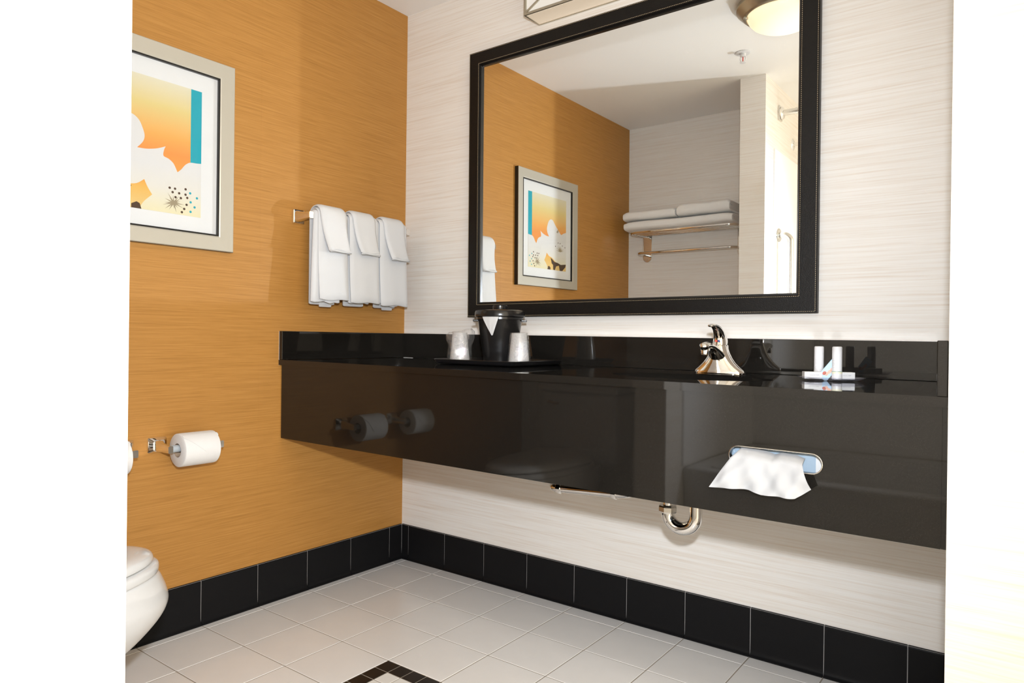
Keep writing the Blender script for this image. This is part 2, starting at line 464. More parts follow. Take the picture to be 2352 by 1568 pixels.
# ------------------------------------------------------------------ vanity
def ZT(x): return 0.8665 - 0.0065 * x       # the top is a touch out of level
def tilt(mb):
    mb.v = [(x, y, z - 0.0065 * x) for x, y, z in mb.v]; return mb
ZC = 0.8665
SINKX, SINKY, SRX, SRY = 1.452, -0.372, 0.215, 0.140
van = thing('vanity_counter', 'long polished black granite vanity counter with splashes and deep front skirt', 'counter', (0.0, 0.0, 0.58))
oval = [(SINKX + SRX * math.cos(2 * PI * k / 64), SINKY + SRY * math.sin(2 * PI * k / 64)) for k in range(64)]
FY = -0.6255
top = MB()
top.plate([(0.001, FY), (RX - 0.001, FY), (RX - 0.001, -0.0005), (0.001, -0.0005)], [oval], lambda a, b, t: (a, b, t), ZC, ZC - 0.019)
wpart('countertop', tilt(top), 'granite', van, smooth=30)
wpart('backsplash', tilt(MB().box(0.0195, RX - 0.0195, -0.0195, -0.0005, ZC + 0.0004, ZC + 0.104, 0.0012)), 'granite', van)
wpart('side_splash', tilt(MB().box(0.001, 0.019, FY + 0.001, -0.0005, ZC + 0.0004, ZC + 0.104, 0.0016)), 'granite', van)
wpart('side_splash', tilt(MB().box(RX - 0.019, RX - 0.001, FY + 0.001, -0.0005, ZC + 0.0004, ZC + 0.104, 0.0016)), 'granite', van)
# skirt with the tissue slot
SKY = -0.6155; SZ0, SZ1 = 0.583, ZC - 0.0194
slot_c, slot_hl, slot_r = (1.7445, 0.7135), 0.0755, 0.0205
slot = [(slot_c[0] + slot_hl + slot_r * math.cos(a), slot_c[1] + slot_r * math.sin(a)) for a in [(-PI / 2) + PI * k / 12 for k in range(13)]] + \
       [(slot_c[0] - slot_hl + slot_r * math.cos(a), slot_c[1] + slot_r * math.sin(a)) for a in [(PI / 2) + PI * k / 12 for k in range(13)]]
sk = MB().plate([(0.0055, SZ0), (RX - 0.010, SZ0), (RX - 0.010, SZ1), (0.0055, SZ1)], [slot], lambda a, b, t: (a, t, b), SKY, SKY + 0.019)
skirt = wpart('front_skirt', tilt(sk), 'granite', van, smooth=30)
rimb = MB()
lo_ = [(a, SKY - 0.0004, b) for a, b in slot]
rimb.tube([(slot_c[0] + (a - slot_c[0]) * 1.0, SKY + 0.0002, b) for a, b in slot], 0.0011, 6, closed=True)
wpart('slot_rim', tilt(rimb), 'satin_steel', van, skirt)
wpart('end_strip', tilt(MB().box(RX - 0.0098, RX - 0.001, SKY + 0.002, SKY + 0.018, SZ0, SZ1)), 'granite', van)
wpart('wall_cleat', tilt(MB().box(0.02, 1.1, -0.02, -0.0005, ZC - 0.07, ZC - 0.0195)), 'dark_metal', van)
for cpath, cr in (([(0.0012, FY + 0.002, ZC + 0.103), (0.0012, FY + 0.002, ZC - 0.02)], 0.0014), ([(0.004, SKY + 0.003, SZ1), (0.004, SKY + 0.003, SZ0)], 0.0016), ([(0.0197, -0.0205, ZC + 0.001), (0.075, -0.0200, ZC + 0.0006)], 0.0008)):
    wpart('caulk_line', tilt(MB().tube(cpath, cr, 6)), 'caulk', van)

# sink bowl under the oval
sink = thing('sink_basin', 'oval black undermount sink basin set in the granite counter', 'sink', (SINKX, SINKY, ZT(SINKX) - 0.17))
sb = MB()
prof = [(1.0, -0.0005), (0.985, -0.012), (0.95, -0.05), (0.86, -0.10), (0.66, -0.138), (0.35, -0.152), (0.10, -0.155)]
inner = [[(SINKX + (SRX + 0.004) * r * math.cos(2 * PI * k / 64), SINKY + (SRY + 0.004) * r * math.sin(2 * PI * k / 64), ZC - 0.0195 + h) for k in range(64)] for r, h in prof]
outer = [[(SINKX + (SRX + 0.012) * r * math.cos(2 * PI * k / 64), SINKY + (SRY + 0.012) * r * math.sin(2 * PI * k / 64), ZC - 0.0195 + h - (0.008 if i else 0)) for k in range(64)] for i, (r, h) in enumerate(prof)]
sb.rings(list(reversed(inner)) + outer, True, True)
wpart('bowl', tilt(sb), 'sink_black', sink)
wpart('drain_flange', tilt(MB().lathe([(0.012, 0.0), (0.021, 0.0), (0.022, 0.002), (0.0215, 0.004), (0.014, 0.0035), (0.012, 0.001)], (SINKX, SINKY, ZC - 0.1745), 28)), 'chrome', sink)

# faucet
FX, FYY = 1.468, -0.192
FZ = ZT(FX) + 0.0012
fau = thing('faucet', 'chrome single lever faucet behind the sink', 'faucet', (FX, FYY, FZ))
body = MB().loft([((0, 0, 0.0), (0.073, 0, 0), (0, 0.029, 0)), ((0, 0, 0.006), (0.0735, 0, 0), (0, 0.0295, 0)), ((0, 0, 0.012), (0.070, 0, 0), (0, 0.0285, 0)), ((0, 0, 0.020), (0.060, 0, 0), (0, 0.028, 0)),
                  ((0, 0.0, 0.032), (0.0475, 0, 0), (0, 0.0275, 0)), ((0, 0.001, 0.046), (0.037, 0, 0), (0, 0.027, 0)), ((0, 0.002, 0.060), (0.0295, 0, 0), (0, 0.0265, 0)), ((0, 0.003, 0.072), (0.025, 0, 0), (0, 0.0255, 0)),
                  ((0, 0.004, 0.080), (0.0235, 0, 0), (0, 0.0245, 0)), ((0, 0.004, 0.083), (0.022, 0, 0), (0, 0.023, 0))], 40)
build('body', body, 'chrome', fau, 50)
spout = MB().loft([((0, 0.0, 0.040), (0.026, 0, 0), (0, 0.003, 0.020)), ((0, -0.022, 0.055), (0.022, 0, 0), (0, 0.004, 0.015)), ((0, -0.048, 0.069), (0.0185, 0, 0), (0, 0.003, 0.0115)), ((0, -0.074, 0.078), (0.0165, 0, 0), (0, 0.002, 0.0100)),
                   ((0, -0.098, 0.081), (0.0160, 0, 0), (0, -0.001, 0.0105)), ((0, -0.113, 0.079), (0.0145, 0, 0), (0, -0.003, 0.0105)), ((0, -0.121, 0.0755), (0.010, 0, 0), (0, -0.004, 0.008)), ((0, -0.124, 0.073), (0.003, 0, 0), (0, -0.002, 0.003))], 28)
sp_o = build('spout', spout, 'chrome', fau, 60)
build('aerator', MB().lathe([(0.0100, 0.056), (0.0125, 0.0565), (0.0130, 0.060), (0.0130, 0.068), (0.0120, 0.074), (0.008, 0.078)], (0, -0.106, 0), 28), 'chrome', sp_o, 50)
lev = MB().loft([((0, 0.006, 0.0835), (0.0215, 0, 0), (0, 0.022, 0)), ((0, 0.007, 0.090), (0.0210, 0, 0), (0, 0.0215, 0.0)), ((0, 0.006, 0.100), (0.0195, 0, 0), (0, 0.020, 0.002)), ((0, 0.002, 0.111), (0.0175, 0, 0), (0, 0.0165, 0.0035)),
                 ((0, -0.007, 0.121), (0.0155, 0, 0), (0, 0.0125, 0.0055)), ((0, -0.020, 0.1295), (0.0135, 0, 0), (0, 0.0075, 0.0060)), ((0, -0.036, 0.1350), (0.0120, 0, 0), (0, 0.0035, 0.0050)), ((0, -0.052, 0.1372), (0.0110, 0, 0), (0, 0.001, 0.0042)),
                 ((0, -0.062, 0.1372), (0.0105, 0, 0), (0, 0.000, 0.0042)), ((0, -0.069, 0.1362), (0.0085, 0, 0), (0, -0.001, 0.0036)), ((0, -0.073, 0.1350), (0.003, 0, 0), (0, -0.001, 0.0016))], 28)
lv = build('lever_handle', lev, 'chrome', fau, 60)
build('temperature_dot', MB().lathe([(0.0030, 0), (0.0030, 0.0008), (0.0, 0.001)], (0, 0, 0), 14).xf(Matrix.Translation((-0.003, -0.0186, 0.0945)) @ Matrix.Rotation(PI / 2, 4, 'X')), 'red_bulb', lv)
build('temperature_dot', MB().lathe([(0.0030, 0), (0.0030, 0.0008), (0.0, 0.001)], (0, 0, 0), 14).xf(Matrix.Translation((0.005, -0.0182, 0.0945)) @ Matrix.Rotation(PI / 2, 4, 'X')), 'navy_ink', lv)

# chrome drain under the sink
TY = -0.292
dr = thing('sink_drain', 'chrome drain pipe with U trap under the vanity', 'pipe', (1.404, TY, 0.41))
tx0, tx1, uz, ur = 1.362, 1.445, 0.470, 0.0415
path = [(tx1, TY, 0.665), (tx1, TY, 0.55), (tx1, TY, uz)] + arc(((tx0 + tx1) / 2, TY, uz), ur, 0, -PI, 20)[1:] + [(tx0, TY, uz + 0.012)]
wpart('u_bend', MB().tube(path, 0.0180, 24), 'chrome', dr, smooth=60)
wpart('tailpiece', MB().tube([(tx1, TY, 0.670), (tx1, TY, 0.502)], 0.0200, 24), 'chrome', dr, smooth=60)
nut = MB().lathe([(0.019, 0.466), (0.0245, 0.468), (0.0262, 0.472), (0.0262, 0.484), (0.0245, 0.488), (0.0185, 0.489)], (tx0, TY, 0), 8)
wpart('slip_nut', nut, 'satin_steel', dr, smooth=20)
AY, AW = -0.15, 0.868
ap = [(tx0, TY, 0.484), (tx0, TY, 0.505), (tx0 - 0.004, TY + 0.002, 0.518), (tx0 - 0.014, TY + 0.007, 0.527), (tx0 - 0.028, TY + 0.016, 0.529), (1.28, -0.232, 0.514), (1.19, -0.172, 0.478), (1.155, AY - 0.004, 0.466), (1.125, AY, 0.4615), (1.00, AY, 0.4550), (AW + 0.032, AY, 0.4490)]
ap += [(AW + 0.032 - 0.032 * math.sin(a), AY + 0.032 - 0.032 * math.cos(a), 0.4485) for a in [PI / 2 * k / 8 for k in range(1, 9)]] + [(AW, 0.0, 0.4480)]
wpart('trap_arm', MB().tube(ap, 0.0140, 22), 'chrome', dr, smooth=60)
for nx, nz in ((0.908, 0.4495), (1.118, 0.4612)):
    nb = MB().lathe([(0.0145, -0.010), (0.018, -0.009), (0.0195, -0.004), (0.0195, 0.004), (0.018, 0.008), (0.0145, 0.009)], (nx, AY, nz), 8, axis='x')
    wpart('slip_nut', nb, 'chrome', dr, smooth=20)
wpart('wall_flange', MB().lathe([(0.015, -0.014), (0.022, -0.012), (0.032, -0.003), (0.034, 0.0)], (AW, 0, 0.448), 28, axis='y'), 'chrome', dr, smooth=50)

# tissue carton behind the slot and the tissue
tb = thing('tissue_carton', 'pale blue tissue carton behind the slot in the vanity skirt', 'tissue box', (1.7445, -0.545, 0.655))
cz = ZT(1.7445) - ZC
wpart('carton', MB().box(1.630, 1.858, -0.588, -0.500, 0.655, 0.757, 0.002), 'tissue_carton', tb)
wpart('carton_panel', MB().box(1.822, 1.834, -0.5888, -0.5878, 0.66, 0.752), 'box_white', tb)
for k, xx in enumerate((1.722, 1.762, 1.798)):
    text_mesh('KLEENEX', 0.0085, 'navy_ink', 'printed_word', tb, Matrix.Translation(Vector((xx, -0.5892, 0.7190)) - tb.location) @ Matrix.Rotation(PI / 2, 4, 'X'))
def CAMRAY(u, v):
    return fw + rt2 * ((u - 1176) / 1590.34) + dn2 * ((v - 784) / 1590.34)
ti = MB()
topl = [(0.0, 1.6665, 0.7135), (0.10, 1.673, 0.7215), (0.30, 1.703, 0.7195), (0.48, 1.7265, 0.7155), (0.62, 1.7430, 0.7110), (0.72, 1.7560, 0.7160), (0.88, 1.7850, 0.7145), (1.0, 1.8030, 0.7085)]
botl = [(0.0, 1.6180, 0.6330), (0.25, 1.6700, 0.6350), (0.40, 1.7030, 0.6360), (0.52, 1.7290, 0.6315), (0.68, 1.7620, 0.6325), (0.86, 1.7960, 0.6320), (0.93, 1.8080, 0.6400), (1.0, 1.8260, 0.6540)]
def pl(L, t):
    for (t0, a0, b0), (t1, a1, b1) in zip(L, L[1:]):
        if t <= t1 + 1e-9:
            s = (t - t0) / (t1 - t0); return a0 + (a1 - a0) * s, b0 + (b1 - b0) * s
    return L[-1][1:]
NU, NV = 44, 18
gridv = []
for i in range(NV + 1):
    v = i / NV
    for j in range(NU + 1):
        t = j / NU
        xa, za = pl(topl, t); xb, zb = pl(botl, t)
        bulge = math.sin(v * PI) * 0.004 * (1 - 0.6 * t)
        x = xa + (xb - xa) * (v ** 1.15) - (0.012 * v * (1 - v) if t < 0.15 else 0)
        z = za + (zb - za) * v
        y = -0.598 - 0.030 * min(1, v / 0.16) ** 0.8 - 0.022 * v + 0.0065 * math.sin(9 * t + 5 * v) * v + 0.0042 * math.sin(21 * t - 6 * v) * v + 0.002 * math.sin(34 * t + 9 * v) * v - bulge
        gridv.append((x, y, z))
gf = [(i * (NU + 1) + j, i * (NU + 1) + j + 1, (i + 1) * (NU + 1) + j + 1, (i + 1) * (NU + 1) + j) for i in range(NV) for j in range(NU)]
n0 = len(gridv)
ti.add(gridv + [(x, y + 0.0006, z) for x, y, z in gridv], gf + [tuple(n0 + q for q in reversed(f)) for f in gf])
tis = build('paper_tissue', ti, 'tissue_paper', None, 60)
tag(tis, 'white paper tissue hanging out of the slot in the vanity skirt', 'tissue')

# ------------------------------------------------------------------ mirror
MX0, MX1, MZ0, MZ1, FWD = 0.3826, 1.6884, 1.0365, 2.0787, 0.0535
MT = 0.0055
mir = thing('wall_mirror', 'large wall mirror in a black stitched leather frame', 'mirror', ((MX0 + MX1) / 2, -0.004, MZ0))
mir.rotation_euler = (MT, 0, 0)
hw, hh = (MX1 - MX0) / 2, MZ1 - MZ0
def mitre(mb, x0, x1, z0, z1, wd, prof):
    """Mitred rectangular frame: prof = (inset fraction 0..1 across the width, y)."""
    rs = []
    for fr_, y in prof:
        d = fr_ * wd
        rs.append([(x0 + d, y, z0 + d), (x1 - d, y, z0 + d), (x1 - d, y, z1 - d), (x0 + d, y, z1 - d)])
    for (a, b) in zip(range(len(rs)), range(1, len(rs) + 1)):
        A, B = rs[a], rs[b % len(rs)]
        o = len(mb.v); mb.v += A + B
        for i in range(4):
            j = (i + 1) % 4; mb.f.append((o + i, o + j, o + 4 + j, o + 4 + i))
    return mb
fr = mitre(MB(), -hw, hw, 0, hh, FWD, [(0.0, -0.001), (0.0, -0.0215), (0.03, -0.0235), (0.12, -0.0245), (0.88, -0.0245), (0.97, -0.0235), (1.0, -0.0215), (1.0, -0.001)])
mfr = build('leather_frame', fr, 'black_leather', mir, 30)
lip = mitre(MB(), -hw + FWD - 0.0005, hw - FWD + 0.0005, FWD - 0.0005, hh - FWD + 0.0005, 0.0055, [(0.0, -0.001), (0.0, -0.0175), (0.5, -0.0185), (1.0, -0.0150), (1.0, -0.001)])
build('inner_lip', lip, 'frame_lip', mir, 30)
st = MB()
for ins in (0.0042, FWD - 0.0052):
    x0, x1, z0, z1 = -hw + ins, hw - ins, ins, hh - ins
    step = 0.0058
    for horiz in (True, False):
        L = (x1 - x0) if horiz else (z1 - z0); n = int(L / step)
        for k in range(n):
            c = (k + 0.5) * L / n
            for side in (0, 1):
                if horiz: st.box(x0 + c - 0.0017, x0 + c + 0.0017, -0.02525, -0.0240, (z0, z1)[side] - 0.00055, (z0, z1)[side] + 0.00055)
                else: st.box((x0, x1)[side] - 0.00055, (x0, x1)[side] + 0.00055, -0.02525, -0.0240, z0 + c - 0.0017, z0 + c + 0.0017)
so = build('stitching', st, 'stitch_thread', mfr, None); so['kind'] = 'stuff'
build('mirror_glass', MB().box(-hw + FWD - 0.002, hw - FWD + 0.002, -0.0085, -0.003, FWD - 0.002, hh - FWD + 0.002), 'mirror_silver', mir, None)

# ------------------------------------------------------------------ framed print on the orange wall
PY0, PY1, PZ0, PZ1 = -0.8225, -1.4125, 1.2305, 1.8500
pc = thing('framed_print', 'champagne framed flower print with white mat on the orange wall', 'picture', (0.0, (PY0 + PY1) / 2, PZ0))
pw, ph = (PY0 - PY1), PZ1 - PZ0
# built in a local frame: a runs along -y (left in the photograph), mapped to world y
def fr_yz(mb):
    mb.v = [(-y, x, z) for x, y, z in mb.v]; return mb     # (x along wall, y out) -> (out, along)
fo = mitre(MB(), -pw / 2, pw / 2, 0, ph, 0.0500, [(0.0, -0.001), (0.0, -0.024), (0.04, -0.0260), (0.90, -0.0205), (0.97, -0.0190), (1.0, -0.016), (1.0, -0.001)])
build('frame', fr_yz(fo), 'champagne_frame', pc, 30)
bl_ = mitre(MB(), -pw / 2 - 0.0005, pw / 2 + 0.0005, -0.0005, ph + 0.0005, 0.002, [(0.0, -0.0005), (0.0, -0.0225), (1.0, -0.0225), (1.0, -0.0005)])
build('frame_edge', fr_yz(bl_), 'frame_lip', pc, 30)
bl2 = mitre(MB(), -pw / 2 + 0.0495, pw / 2 - 0.0495, 0.0495, ph - 0.0495, 0.0042, [(0.0, -0.001), (0.0, -0.0205), (1.0, -0.0195), (1.0, -0.001)])
build('inner_lip', fr_yz(bl2), 'frame_lip', pc, 30)
build('mat_board', fr_yz(MB().box(-pw / 2 + 0.05, pw / 2 - 0.05, -0.0095, -0.001, 0.05, ph - 0.05)), 'mat_board', pc, None)
# print area, local centre
QY0, QY1, QZ0, QZ1 = -0.9300, -1.3080, 1.3330, 1.7410
pcx = (QY0 + QY1) / 2 - pc.location[1]; pcz = (QZ0 + QZ1) / 2 - PZ0
pr = bpy.data.objects.new('print', None)
qw, qh = (QY0 - QY1) / 2, (QZ1 - QZ0) / 2
def flat(name, pts, mat, lay, parent, z_off=0.0):
    """Flat ink shape: (s, t) with s 0..1 leftwards from the print's right edge, t 0..1 up."""
    rm = (lambda s: s * 0.82 + 0.18 * s ** 4) if name in ('petal', 'gap', 'ink_blot') else (lambda s: s)
    loop = [((0.5 - rm(s)) * 2 * qw, (t - 0.5) * 2 * qh) for s, t in pts]
    mb = MB().plate(loop, [], lambda a, b, t: (t, a, b), 0.0097, 0.0099 + lay * 0.00012)
    o = build(name, mb, mat, parent, None); return o
pbase = MB().box(0.0094, 0.0099, -qw, qw, -qh, qh)
pr = build('print_sheet', pbase, 'print_gradient', pc, None); pr.location = (0, pcx, pcz)
def blob(pts, n=5):
    """Catmull-Rom closed curve through points."""
    out = []; k = len(pts)
    for i in range(k):
        p0, p1, p2, p3 = pts[i - 1], pts[i], pts[(i + 1) % k], pts[(i + 2) % k]
        for q in range(n):
            t = q / n
            out.append(tuple(0.5 * (2 * p1[d] + (p2[d] - p0[d]) * t + (2 * p0[d] - 5 * p1[d] + 4 * p2[d] - p3[d]) * t * t + (-p0[d] + 3 * p1[d] - 3 * p2[d] + p3[d]) * t ** 3) for d in (0, 1)))
    return out
flat('teal_strip', [(0.0, 0.42), (0.095, 0.42), (0.095, 1.0), (0.0, 1.0)], 'teal_ink', 1, pr)
# white blossoms (s leftwards, t up)
clampb = lambda P: [(min(1, max(0, a)), min(1, max(0, b))) for a, b in P]
def soft(P, keep, corners):
    """Open smooth outline through P (sharp at the kept indices), closed by the given corner points."""
    out = []
    cuts = sorted(set([0, len(P) - 1] + list(keep)))
    for c0, c1 in zip(cuts, cuts[1:]):
        seg = P[c0:c1 + 1]
        for i in range(len(seg) - 1):
            p0, p1, p2, p3 = seg[max(i - 1, 0)], seg[i], seg[i + 1], seg[min(i + 2, len(seg) - 1)]
            for q in range(4):
                t = q / 4
                out.append(tuple(0.5 * (2 * p1[d] + (p2[d] - p0[d]) * t + (2 * p0[d] - 5 * p1[d] + 4 * p2[d] - p3[d]) * t * t + (-p0[d] + 3 * p1[d] - 3 * p2[d] + p3[d]) * t ** 3) for d in (0, 1)))
    return out + [P[-1]] + corners
PET = [(0.0, 0.43), (0.05, 0.425), (0.12, 0.42), (0.17, 0.395), (0.21, 0.355), (0.25, 0.325), (0.29, 0.385), (0.34, 0.415), (0.39, 0.43), (0.385, 0.475), (0.37, 0.505), (0.45, 0.475), (0.54, 0.455), (0.62, 0.450), (0.575, 0.50), (0.56, 0.55), (0.58, 0.61), (0.61, 0.66), (0.66, 0.69), (0.71, 0.685), (0.75, 0.65), (0.79, 0.61), (0.83, 0.575), (0.88, 0.525), (0.91, 0.505), (0.95, 0.53), (1.0, 0.55)]
flat('petal', soft(PET, (5, 10, 13, 24), [(1.0, 0.0), (0.0, 0.0)]), 'petal_yellow', 2, pr)
flat('gap', soft([(0.60, 0.0), (0.56, 0.06), (0.49, 0.12), (0.53, 0.17), (0.56, 0.225), (0.62, 0.185), (0.70, 0.165), (0.80, 0.11), (0.90, 0.085), (1.0, 0.09)], (2, 4), [(1.0, 0.0)]), 'print_gradient', 3, pr)
flat('ink_blot', clampb([(0.66, 0.165), (0.70, 0.15), (0.76, 0.115), (0.84, 0.105), (0.90, 0.085), (1.0, 0.10), (0.99, 0.06), (0.93, 0.0), (0.88, 0.0), (0.86, 0.07), (0.80, 0.055), (0.77, 0.0), (0.73, 0.005), (0.725, 0.07), (0.69, 0.09), (0.68, 0.125)]), 'brown_ink', 4, pr)  # dark brown ink shapes of the print itself
flat('ink_blot', clampb([(0.58, 0.0), (0.66, 0.0), (0.66, 0.03), (0.62, 0.05), (0.595, 0.04)]), 'brown_ink', 4, pr)
flat('petal', [(0.80, 0.53), (0.835, 0.57), (0.85, 0.545), (0.835, 0.52)], 'sepia_ink', 3, pr)
rng = random.Random(3)
def dotpts(s, t, r): return [(s + r * math.cos(2 * PI * k / 9), t + r * 0.92 * math.sin(2 * PI * k / 9)) for k in range(9)]
for s, t, c in [(0.27, 0.195, 1), (0.225, 0.195, 1), (0.135, 0.205, 1), (0.245, 0.165, 1), (0.19, 0.165, 1), (0.135, 0.163, 1), (0.22, 0.13, 1), (0.175, 0.13, 1), (0.12, 0.14, 1), (0.125, 0.085, 1), (0.145, 0.05, 1), (0.165, 0.022, 1), (0.095, 0.18, 0), (0.035, 0.15, 0), (0.09, 0.11, 0), (0.055, 0.075, 0), (0.09, 0.035, 0)]:
    flat('ink_dot', dotpts(s, t, 0.0105), 'brown_ink' if c else 'teal_ink', 4, pr)
for k in range(16):
    a = 2 * PI * k / 16 + rng.uniform(-.2, .2); l = rng.uniform(0.05, 0.10); cs, ct = 0.235, 0.085
    e = (cs + l * math.cos(a), max(0.005, ct + l * 0.9 * math.sin(a))); wd = 0.007
    flat('stamen', [(cs - wd * math.sin(a), ct + wd * math.cos(a)), e, (cs + wd * math.sin(a), ct - wd * math.cos(a))], 'sepia_ink', 4 + 0.12 * k, pr)
for k in range(11):
    a = PI * 0.05 + PI * 0.9 * k / 10 + rng.uniform(-.1, .1); l = rng.uniform(0.06, 0.11); cs, ct = 0.84, 0.27
    e = (cs + l * math.cos(a), ct + l * math.sin(a)); wd = 0.008
    flat('stamen', [(cs - wd * math.sin(a), ct + wd * math.cos(a)), e, (cs + wd * math.sin(a), ct - wd * math.cos(a))], 'sepia_ink', 4 + 0.12 * k, pr)
    if k % 2: flat('ink_dot', dotpts(cs + l * 1.35 * math.cos(a), ct + l * 1.5 * math.sin(a), 0.009), 'brown_ink', 4, pr)
build('glass', fr_yz(MB().box(-pw / 2 + 0.0515, pw / 2 - 0.0515, -0.0130, -0.0120, 0.0515, ph - 0.0515)), 'picture_glass', pc, None)

# ------------------------------------------------------------------ towel bar with towels
BZ, BX = 1.393, 0.070
bar = thing('towel_bar', 'chrome towel bar with square posts on the orange wall', 'towel bar', (0.0, -0.325, BZ))
for yy in (-0.553, -0.062):
    post = MB().box(0.0, 0.012, yy - 0.024, yy + 0.024, BZ - 0.026, BZ + 0.026, 0.004)
    po = wpart('post_plate', post, 'chrome', bar)
    s_ = 1 if yy < -0.3 else -1
    wpart('post_arm', MB().loft([((0.011, yy, BZ), (0, 0.019, 0), (0, 0, 0.021)), ((0.03, yy, BZ), (0, 0.013, 0), (0, 0, 0.016)), ((0.055, yy + 0.002 * s_, BZ + 0.001), (0, 0.010, 0), (0, 0, 0.0125)), ((0.082, yy + 0.002 * s_, BZ + 0.001), (0, 0.0095, 0), (0, 0, 0.012))], 20, p=5), 'chrome', bar, po, 40)
wpart('rail', MB().box(BX - 0.0062, BX + 0.0062, -0.553, -0.062, BZ - 0.0080, BZ + 0.0045, 0.0015), 'chrome', bar)

def draped(y0, y1, zf, zb, x_in, thick, flare=0.0, wav=0.0, seed=0, taper=0.0, ytop=0.0, lay=1):
    """Cloth folded over the rail: closed thick profile in x-z swept along y."""
    rg = random.Random(seed)
    n = 15; secs = []
    ph1, ph2 = rg.uniform(0, 6), rg.uniform(0, 6)
    for k in range(n + 1):
        t = k / n
        e = math.sin(PI * min(1, max(0, t)))  # fullness away from the cut edges
        e = min(1.0, (e * 3.2)) ** 0.5
        th_ = thick * (0.35 + 0.65 * e)
        r0 = x_in; out = []; inn = []
        zt_ = BZ + 0.004
        def wv(v): return wav * (math.sin(5.0 * t + ph1 + 3 * v) + 0.5 * math.sin(11 * t + ph2))
        m_ = 12
        lenb = zt_ - zb; lenf = zt_ - zf
        pts = []
        for q in range(m_ + 1): pts.append((BX - r0 - wv(q / m_) * 0.25, zb + lenb * q / m_, 0))
        for q in range(1, 10):
            a = PI - PI * q / 10; pts.append((BX + r0 * math.cos(a), zt_ + r0 * math.sin(a) * 1.1, 0))
        for q in range(m_ + 1):
            v = q / m_; pts.append((BX + r0 + flare * v * v + wv(v) * v, zt_ - lenf * v, v))
        P = [Vector((a, 0, b)) for a, b, _ in pts]; V = [c for _, _, c in pts]
        for q in range(len(P)):
            tg = (P[min(q + 1, len(P) - 1)] - P[max(q - 1, 0)]).normalized(); nm = Vector((-tg.z, 0, tg.x))
            out.append(P[q] + nm * th_); inn.append(P[q])
        # rounded ends
        ring = out + [out[-1] * 0.5 + inn[-1] * 0.5 + Vector((0, 0, -0.4 * th_))] + list(reversed(inn)) + [out[0] * 0.5 + inn[0] * 0.5 + Vector((0, 0, -0.4 * th_))]
        RV = V + [1] + list(reversed(V)) + [0]
        yc = (y0 + y1) / 2; hwid = (y1 - y0) / 2
        row = []
        for p_, v in zip(ring, RV):
            ww = hwid * (1 - taper * v)
            row.append((p_.x, yc + ytop * v + (t * 2 - 1) * ww, p_.z + 0.0025 * math.sin(7 * t + ph2) * (1 if v > 0.9 else 0)))
        secs.append(row)
    return MB().rings(secs)
T_Y = [(-0.5415, -0.3960), (-0.3845, -0.2400), (-0.2320, -0.0860)]
names = ['leftmost', 'middle', 'rightmost']
for i, (y0, y1) in enumerate(T_Y):
    tw = thing('hand_towel', ['white hand towel hanging on the chrome bar, farthest from the mirror wall', 'white hand towel hanging on the chrome bar, between the two others', 'white hand towel hanging on the chrome bar, nearest the mirror wall'][i], 'towel', (BX, (y0 + y1) / 2, BZ - 0.31), group='hand towels on the chrome bar')
    off = (0.012, 0.0, 0.0)[i]
    wpart('outer_fold', draped(y0 + off, y1, 1.0905 - 0.004 * i, 1.10, 0.0215, 0.0085, 0.014, 0.0016, 10 + i), 'terry', tw, smooth=60)
    wpart('inner_fold', draped(y0 + 0.001, y1 - 0.030 - 0.014 * (i == 1), 1.0835 + 0.003 * i, 1.075, 0.0105, 0.0105, 0.008, 0.0012, 20 + i, taper=(-0.13, 0, 0)[i], ytop=(-0.009, 0, 0)[i]), 'terry', tw, smooth=60)
    if i != 1:
        wpart('tucked_fold', draped(y0 + 0.045, y1 - 0.045, 1.0790, 1.065, 0.0095, 0.0012 + 0.004, 0.012, 0.001, 30 + i), 'terry', tw, smooth=60)
    wc = thing('washcloth', ['white washcloth folded over the hand towel farthest from the mirror wall', 'white washcloth folded over the middle hand towel', 'white washcloth folded over the hand towel nearest the mirror wall'][i], 'washcloth', (BX + 0.03, (y0 + y1) / 2, BZ - 0.12), group='washcloths on the chrome bar')
    wy0, wy1 = [(-0.5260, -0.4080), (-0.3760, -0.2640), (-0.2180, -0.1050)][i]
    zf = (1.2690, 1.2740, 1.2680)[i]
    wpart('outer_fold', draped(wy0, wy1, zf, 1.29, 0.0312, 0.0085, 0.026, 0.0012, 40 + i, taper=0.16, ytop=0.012), 'terry', wc, smooth=60)
    # hem of the folded cloth: two lips with a shallow hollow between
    hy, hz, hx = (wy0 + wy1) / 2 + 0.012, zf - 0.003, BX + 0.0312 + 0.026 + 0.004
    hwid = (wy1 - wy0) / 2 * 0.80
    lp = [(hx + 0.0105 * math.sin(2 * PI * k / 40), hy + hwid * math.cos(2 * PI * k / 40), hz + 0.0015 * math.sin(6 * PI * k / 40)) for k in range(40)]
    wpart('hem', MB().tube(lp, 0.0030, 8, closed=True), 'terry', wc, smooth=70)

